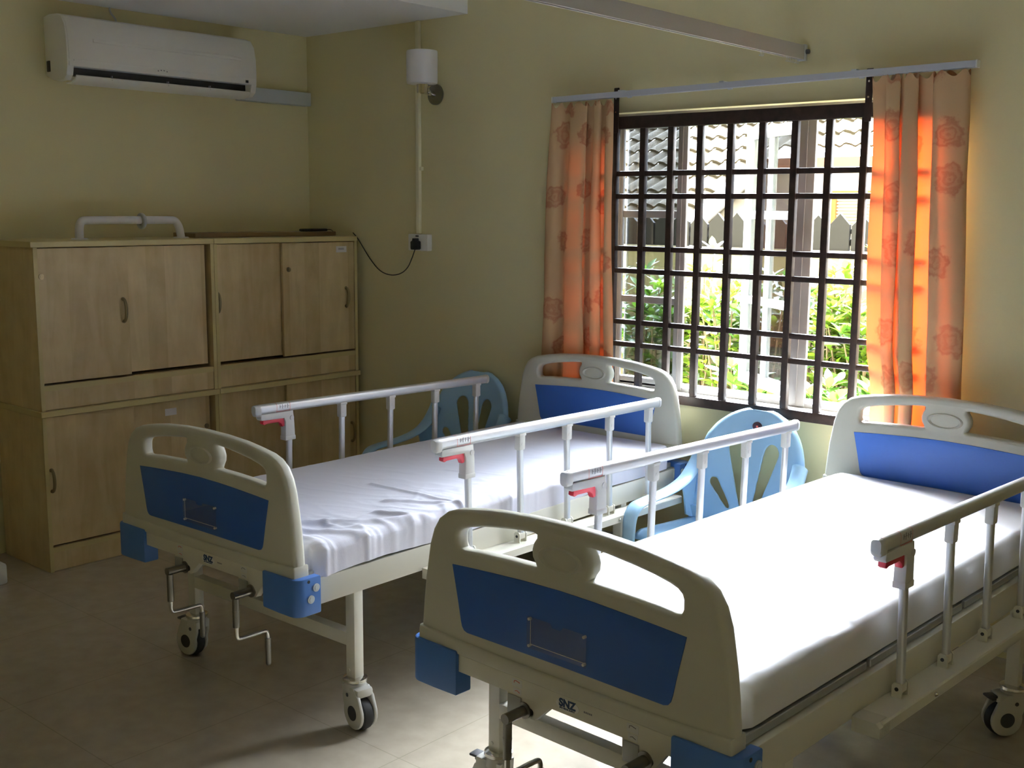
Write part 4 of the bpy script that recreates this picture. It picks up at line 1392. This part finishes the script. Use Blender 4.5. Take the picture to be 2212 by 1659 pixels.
        for yt_, yb_, xt_, xb_, zt_ in ((-0.532, -0.548, 0.219, 0.232, 0.30), (-0.07, 0.035, 0.225, 0.245, 0.40)):
            m = MB()
            def sq(x, y, z, w_, d_): return [(x - w_, y - d_, z), (x + w_, y - d_, z), (x + w_, y + d_, z), (x - w_, y + d_, z)]
            m.rings([sq(s * xt_, yt_, zt_, 0.027, 0.0125), sq(s * (xt_ * .5 + xb_ * .5), (yt_ + yb_) / 2, zt_ / 2, 0.020, 0.012), sq(s * xb_, yb_, 0.0, 0.016, 0.012)])
            m.build('leg', M['chair'], t, False)
    return t
ch1 = plastic_chair('pale blue plastic armchair between the two beds, under the window')
ch1.location = (2.970, -0.125, 0); ch1.rotation_euler = (0, 0, math.radians(-2))
ch2 = copy_tree(ch1)
ch2['label'] = 'pale blue plastic armchair in the dim corner between cabinets and farther bed'
ch2.location = (1.375, -0.105, 0); ch2.rotation_euler = (0, 0, math.radians(1))

# ------------------------------------------------------------------ outside
GZ = -0.15
m = MB(); m.box(-14, 9, WT, 16, GZ - 0.1, GZ)
o = struct(m.build('ground', M['soil'], None, False), 'soil outside the window')
gw = None
WY = 2.15
m = MB(); m.box(-5, 6, WY, WY + 0.12, GZ, 1.36); m.box(-5, 6, WY - 0.02, WY + 0.14, 1.36, 1.40, 0.005)
gw = tag(m.build('garden_wall', M['gardenwall'], None, True), 'low cream garden wall behind the hedge', 'wall')
# picket fence on the wall
pf = thing('picket_fence', 'charcoal pointed picket fence on top of the cream garden wall', 'fence', (1.5, WY + 0.06, 1.40))
m = MB()
m.box(-6.2, 4.2, 0.012, 0.032, 0.03, 0.07); m.box(-6.2, 4.2, 0.012, 0.032, 0.10, 0.13)
m.build('fence_rail', M['picket'], pf, False)
for i in range(-8, 15):
    x = (1.385 - 1.5) + i * 0.139
    h = 0.215 + 0.006 * math.sin(i * 2.3)
    m = MB(); m.prism([(x - 0.063, -0.002), (x + 0.063, -0.002), (x + 0.063, h - 0.066), (x, h), (x - 0.063, h - 0.066)], 'y', -0.012, 0.012, 0.002)
    m.build('picket', M['picket'], pf, False)

# ---- neighbouring house
nh = thing('neighbour_house', 'neighbouring white house with weathered wavy roof tiles behind the fence', 'house', (0.0, 6.0, GZ))
EY, EZ, TA = 5.75, 2.14, math.tan(math.radians(25))
def roof_pt(px, py):
    d = fw + r2 * ((px - 1106) / FPX) - u2 * ((py - 829.5) / FPX)
    # plane z = EZ + (y - EY) * TA
    t_ = (EZ + (CAM.y - EY) * TA - CAM.z) / (d.z - d.y * TA)
    return CAM + d * t_
pA, pB = roof_pt(1632, 372), roof_pt(1512, 478)        # mortared hip line that bounds the low roof
def hipx(y): return pA.x + (pB.x - pA.x) * (y - pA.y) / (pB.y - pA.y)
LOWY = pB.y - 0.35
GA = 0.335 * math.cos(math.radians(25))
WAVE = 0.155
m = MB()
tl = bmesh.new()
y = LOWY
course = 0
while y < EY + 2.4:
    ya, yb_ = y, y + GA * 1.06
    za, zb_ = EZ + (ya - EY) * TA + 0.030, EZ + (yb_ - EY) * TA + 0.004
    xl = -9.0
    xr = 3.4 if ya >= EY - 0.02 else hipx(ya + GA / 2)
    n = int((xr - xl) / (WAVE / 8))
    prev = None
    for i in range(n + 1):
        x = xl + (xr - xl) * i / n
        wv = 0.014 * math.sin(2 * PI * x / WAVE) + 0.004 * math.sin(4 * PI * x / WAVE + 0.6)
        jit = 0.004 * math.sin(course * 12.9 + int(x / (WAVE * 2)) * 7.3)
        cur = (tl.verts.new((x, ya - 6.0, za + wv + jit - 0.020 - GZ)), tl.verts.new((x, ya - 6.0, za + wv + jit - GZ)), tl.verts.new((x, yb_ - 6.0, zb_ + wv + jit - GZ)))
        if prev:
            tl.faces.new((prev[0], cur[0], cur[1], prev[1]))
            tl.faces.new((prev[1], cur[1], cur[2], prev[2]))
        prev = cur
    y += GA
    course += 1
m.merge(tl)
m.build('tiled_roof', M['tile'], nh, True, 50)
m = MB()
off = Vector((0, -6.0, -GZ))
hp = [pA + off, pB + off]
dirv = (hp[1] - hp[0])
m.tube([hp[0] - dirv * 0.08 + Vector((0, 0, 0.03)), hp[0] + dirv * 0.5 + Vector((0, 0, 0.035)), hp[1] + dirv * 0.55 + Vector((0, 0, 0.03))], 0.085, 10)
m.build('hip_ridge', M['mortar'], nh)
# the far slope of the low roof, facing right
m = MB()
pe = hp[1] + dirv * 0.55
m.rings([[hp[0], hp[0] + Vector((0.0, 0, -0.02))], [pe + Vector((0, 0, 0)), pe + Vector((0, 0, -0.02))]], cap=False, closed=False) if False else None
b2 = m.bm
q0 = b2.verts.new(hp[0]); q1 = b2.verts.new(pe); q2 = b2.verts.new(Vector((pe.x + 1.2, pe.y + 1.0, pe.z - 0.15))); q3 = b2.verts.new(Vector((hp[0].x + 0.15, hp[0].y, hp[0].z - 0.32)))
b2.faces.new((q0, q1, q2, q3))
r_ = bmesh.ops.extrude_face_region(b2, geom=b2.faces[:])
bmesh.ops.translate(b2, vec=Vector((0, 0, -0.06)), verts=[v for v in r_['geom'] if isinstance(v, bmesh.types.BMVert)])
m.build('hip_slope', M['tile'], nh, False)
m = MB(); m.box(-9, 3.6, 0.18, 0.38, 0.0, EZ - GZ - 0.02)
hw = m.build('house_wall', M['house'], nh, False)
m = MB(); m.box(pA.x - 0.1, 3.4, -0.235, -0.205, EZ - GZ - 0.115, EZ - GZ - 0.012)
m.build('fascia', M['fascia'], nh, False)
# window with a slatted blind
def house_pt(px, py, Y):
    d = fw + r2 * ((px - 1106) / FPX) - u2 * ((py - 829.5) / FPX)
    t_ = (Y - CAM.y) / d.y
    p = CAM + d * t_
    return p.x, p.z - GZ
bx0, bz1 = house_pt(1806, 424, 6.17); bx1, bz0 = house_pt(1875, 492, 6.17)
bx1 += 0.25
m = MB()
for b in ((bx0 - 0.03, bx0 + 0.02, 0.13, 0.19, bz0 - 0.4, bz1), (bx1, bx1 + 0.05, 0.13, 0.19, bz0 - 0.4, bz1), (bx0 - 0.03, bx1 + 0.05, 0.13, 0.19, bz1, bz1 + 0.05), (bx0 - 0.03, bx1 + 0.05, 0.13, 0.19, bz0 - 0.45, bz0 - 0.4)):
    m.box(*b)
wf = m.build('house_window_frame', M['orange_frame'], nh, False)
m = MB(); z = bz0 - 0.38
while z < bz1 - 0.01:
    m.box(bx0 + 0.02, bx1, 0.152, 0.172, z, z + 0.019)
    z += 0.030
m.build('window_blind', M['blind'], wf, False)
# side wing of the house, far left (mirrored in the open casement)
m = MB(); m.box(-9.6, -7.2, -6.5, 0.0, 0.0, 2.6)
m.build('wing_wall', M['fascia'], nh, False)
m = MB(); m.prism([(-6.9, 2.45), (-8.4, 3.6), (-9.9, 2.45), (-9.9, 2.35), (-8.4, 3.5), (-6.9, 2.35)], 'y', -6.8, 0.3)
m.build('wing_roof', M['tile'], nh, False)
# our own eaves above the window (outside)
m = MB(); m.box(-0.2, 7.4, WT, WT + 0.25, RZ - 0.12, RZ)
struct(m.build('trim_2', M['outwall'], None, False), 'outside eaves board above the window')

# ---- hedge
def leaf(bm, c, d, n, L, W, curl):
    """a pointed leaf: base at c, along d, normal n"""
    d = d.normalized(); n = (n - d * n.dot(d)).normalized(); s = d.cross(n)
    prof = ((0.0, 0.06), (0.18, 0.62), (0.42, 1.0), (0.70, 0.72), (1.0, 0.02))
    L0, C0, R0 = [], [], []
    for f, wv in prof:
        p = c + d * (L * f) + n * (-curl * L * f * f)
        e = s * (W * wv * 0.5)
        L0.append(bm.verts.new(p - e + n * (W * wv * 0.12))); C0.append(bm.verts.new(p)); R0.append(bm.verts.new(p + e + n * (W * wv * 0.12)))
    for i in range(len(prof) - 1):
        bm.faces.new((L0[i], C0[i], C0[i + 1], L0[i + 1]))
        bm.faces.new((C0[i], R0[i], R0[i + 1], C0[i + 1]))

def shrub(name, label, x, y, h, wid, dens, Lr, matl, seed, low=0.0, flower=None):
    rnd = random.Random(seed)
    t = thing(name, label, 'shrub', (x, y, GZ), 0, 'hedge shrubs outside the window')
    fol = bmesh.new(); st = MB(); flw = MB()
    nst = int(7 + wid * 10)
    for k in range(nst):
        a = rnd.uniform(0, 2 * PI); sp_ = rnd.uniform(0.1, 1.0) * wid
        tip = Vector((math.cos(a) * sp_, math.sin(a) * sp_ * 0.55, h * rnd.uniform(0.72, 1.0) * (1 - 0.15 * (sp_ / wid))))
        base = Vector((math.cos(a) * 0.07, math.sin(a) * 0.05, -0.02))
        midp = base.lerp(tip, 0.5) + Vector((rnd.uniform(-.06, .06), rnd.uniform(-.04, .04), 0.08))
        pth = smooth_open([base, midp, tip], 2)
        st.tube(pth, [0.012 * (1 - 0.75 * i / (len(pth) - 1)) for i in range(len(pth))], 6)
        nl = int(dens * rnd.uniform(1.7, 2.3))
        for q in range(nl):
            f = low + (1 - low) * (q + rnd.random()) / nl
            idx = f * (len(pth) - 1); i0 = min(int(idx), len(pth) - 2)
            p = pth[i0].lerp(pth[i0 + 1], idx - i0)
            aa = rnd.uniform(0, 2 * PI)
            br = rnd.uniform(0.0, 0.20) * (1 - 0.6 * f)
            d = Vector((math.cos(aa), math.sin(aa), rnd.uniform(-0.35, 0.85) + 0.5 * f))
            p = p + d.normalized() * br
            L = rnd.uniform(*Lr)
            leaf(fol, p, d, Vector((rnd.uniform(-.5, .5), rnd.uniform(-.6, .3), 1)), L, L * rnd.uniform(0.36, 0.5), rnd.uniform(0.0, 0.45))
        # rosette of young leaves at the tip
        for q in range(6):
            aa = q * PI / 3 + rnd.uniform(-.3, .3)
            L = rnd.uniform(*Lr) * 1.1
            leaf(fol, tip, Vector((math.cos(aa), math.sin(aa), 0.8 + 0.4 * (q % 2))), Vector((0, 0, 1)) - Vector((math.cos(aa), math.sin(aa), 0)), L, L * 0.34, 0.25)
        if flower and rnd.random() < flower[1]:
            c = tip + Vector((0, 0, 0.05))
            for q in range(16):
                v = Vector((rnd.uniform(-1, 1), rnd.uniform(-1, 1), rnd.uniform(-.2, 1))).normalized()
                leaf(flw.bm, c + v * 0.012, v, Vector((0.2, 0.1, 1)), 0.03, 0.018, 0.1)
    me = bpy.data.meshes.new('foliage'); fol.to_mesh(me); fol.free()
    link('foliage', me, matl, t, True, 60)
    st.build('stems', M['stem'], t)
    if flower:
        flw.build('flowers', M[flower[0]], t)
    else:
        flw.bm.free()
    return t
LL = (0.07, 0.115)
shrub('garden_shrub', 'bright lime leaved shrub against the wall, seen through the left tinted pane', 0.62, 1.75, 1.60, 0.42, 24, LL, M['leaf_mid'], 11, 0.25)
shrub('garden_shrub', 'broad leaved green shrub behind the first grille bars, left pane', 1.22, 1.60, 1.50, 0.45, 26, LL, M['leaf_mid'], 12, 0.2)
shrub('garden_shrub', 'lime green shrub with tall sprig in front of the pickets, left of the open casement', 1.52, 1.72, 1.72, 0.36, 22, LL, M['leaf_lime'], 13, 0.35)
shrub('garden_shrub', 'dense lime shrub behind the free edge of the open casement', 1.86, 1.62, 1.48, 0.40, 26, LL, M['leaf_lime'], 14, 0.3)
shrub('garden_shrub', 'dark green shrub seen through the open casement glass', 2.12, 1.50, 1.55, 0.36, 26, LL, M['leaf_dark'], 15, 0.2)
shrub('garden_shrub', 'lime shrub with red flowers right of the grey mullion', 2.42, 1.78, 1.50, 0.40, 26, LL, M['leaf_lime'], 16, 0.35, ('petal_red', 0.25))
shrub('garden_shrub', 'tall thin shrub with pink flowers in front of the blind', 2.56, 1.80, 1.66, 0.20, 8, (0.05, 0.09), M['leaf_lime'], 17, 0.45, ('petal', 0.5))
shrub('garden_shrub', 'mid green shrub at the edge of the right curtain', 2.80, 1.62, 1.40, 0.40, 24, LL, M['leaf_mid'], 18, 0.25)
shrub('garden_shrub', 'green shrub partly behind the left curtain edge', 0.15, 1.70, 1.55, 0.42, 22, LL, M['leaf_mid'], 19, 0.2)
shrub('garden_shrub', 'low big leaved plant close under the window, beside the casement foot', 2.28, 0.98, 1.02, 0.24, 8, (0.09, 0.13), M['leaf_mid'], 20, 0.55)
shrub('garden_shrub', 'low big leaved plant close under the right opening', 2.86, 1.05, 1.05, 0.26, 9, (0.09, 0.13), M['leaf_mid'], 21, 0.55)
shrub('garden_shrub', 'leafy lime shrub low against the wall, just right of the first grey mullion', 1.42, 1.74, 1.46, 0.34, 24, LL, M['leaf_lime'], 31, 0.2)
shrub('garden_shrub', 'leafy mid green shrub low against the wall, behind the middle of the casement', 1.98, 1.74, 1.44, 0.34, 24, LL, M['leaf_mid'], 32, 0.2)
shrub('garden_shrub', 'leafy lime shrub low against the wall, below the slatted blind', 2.62, 1.60, 1.36, 0.30, 22, LL, M['leaf_lime'], 33, 0.2)
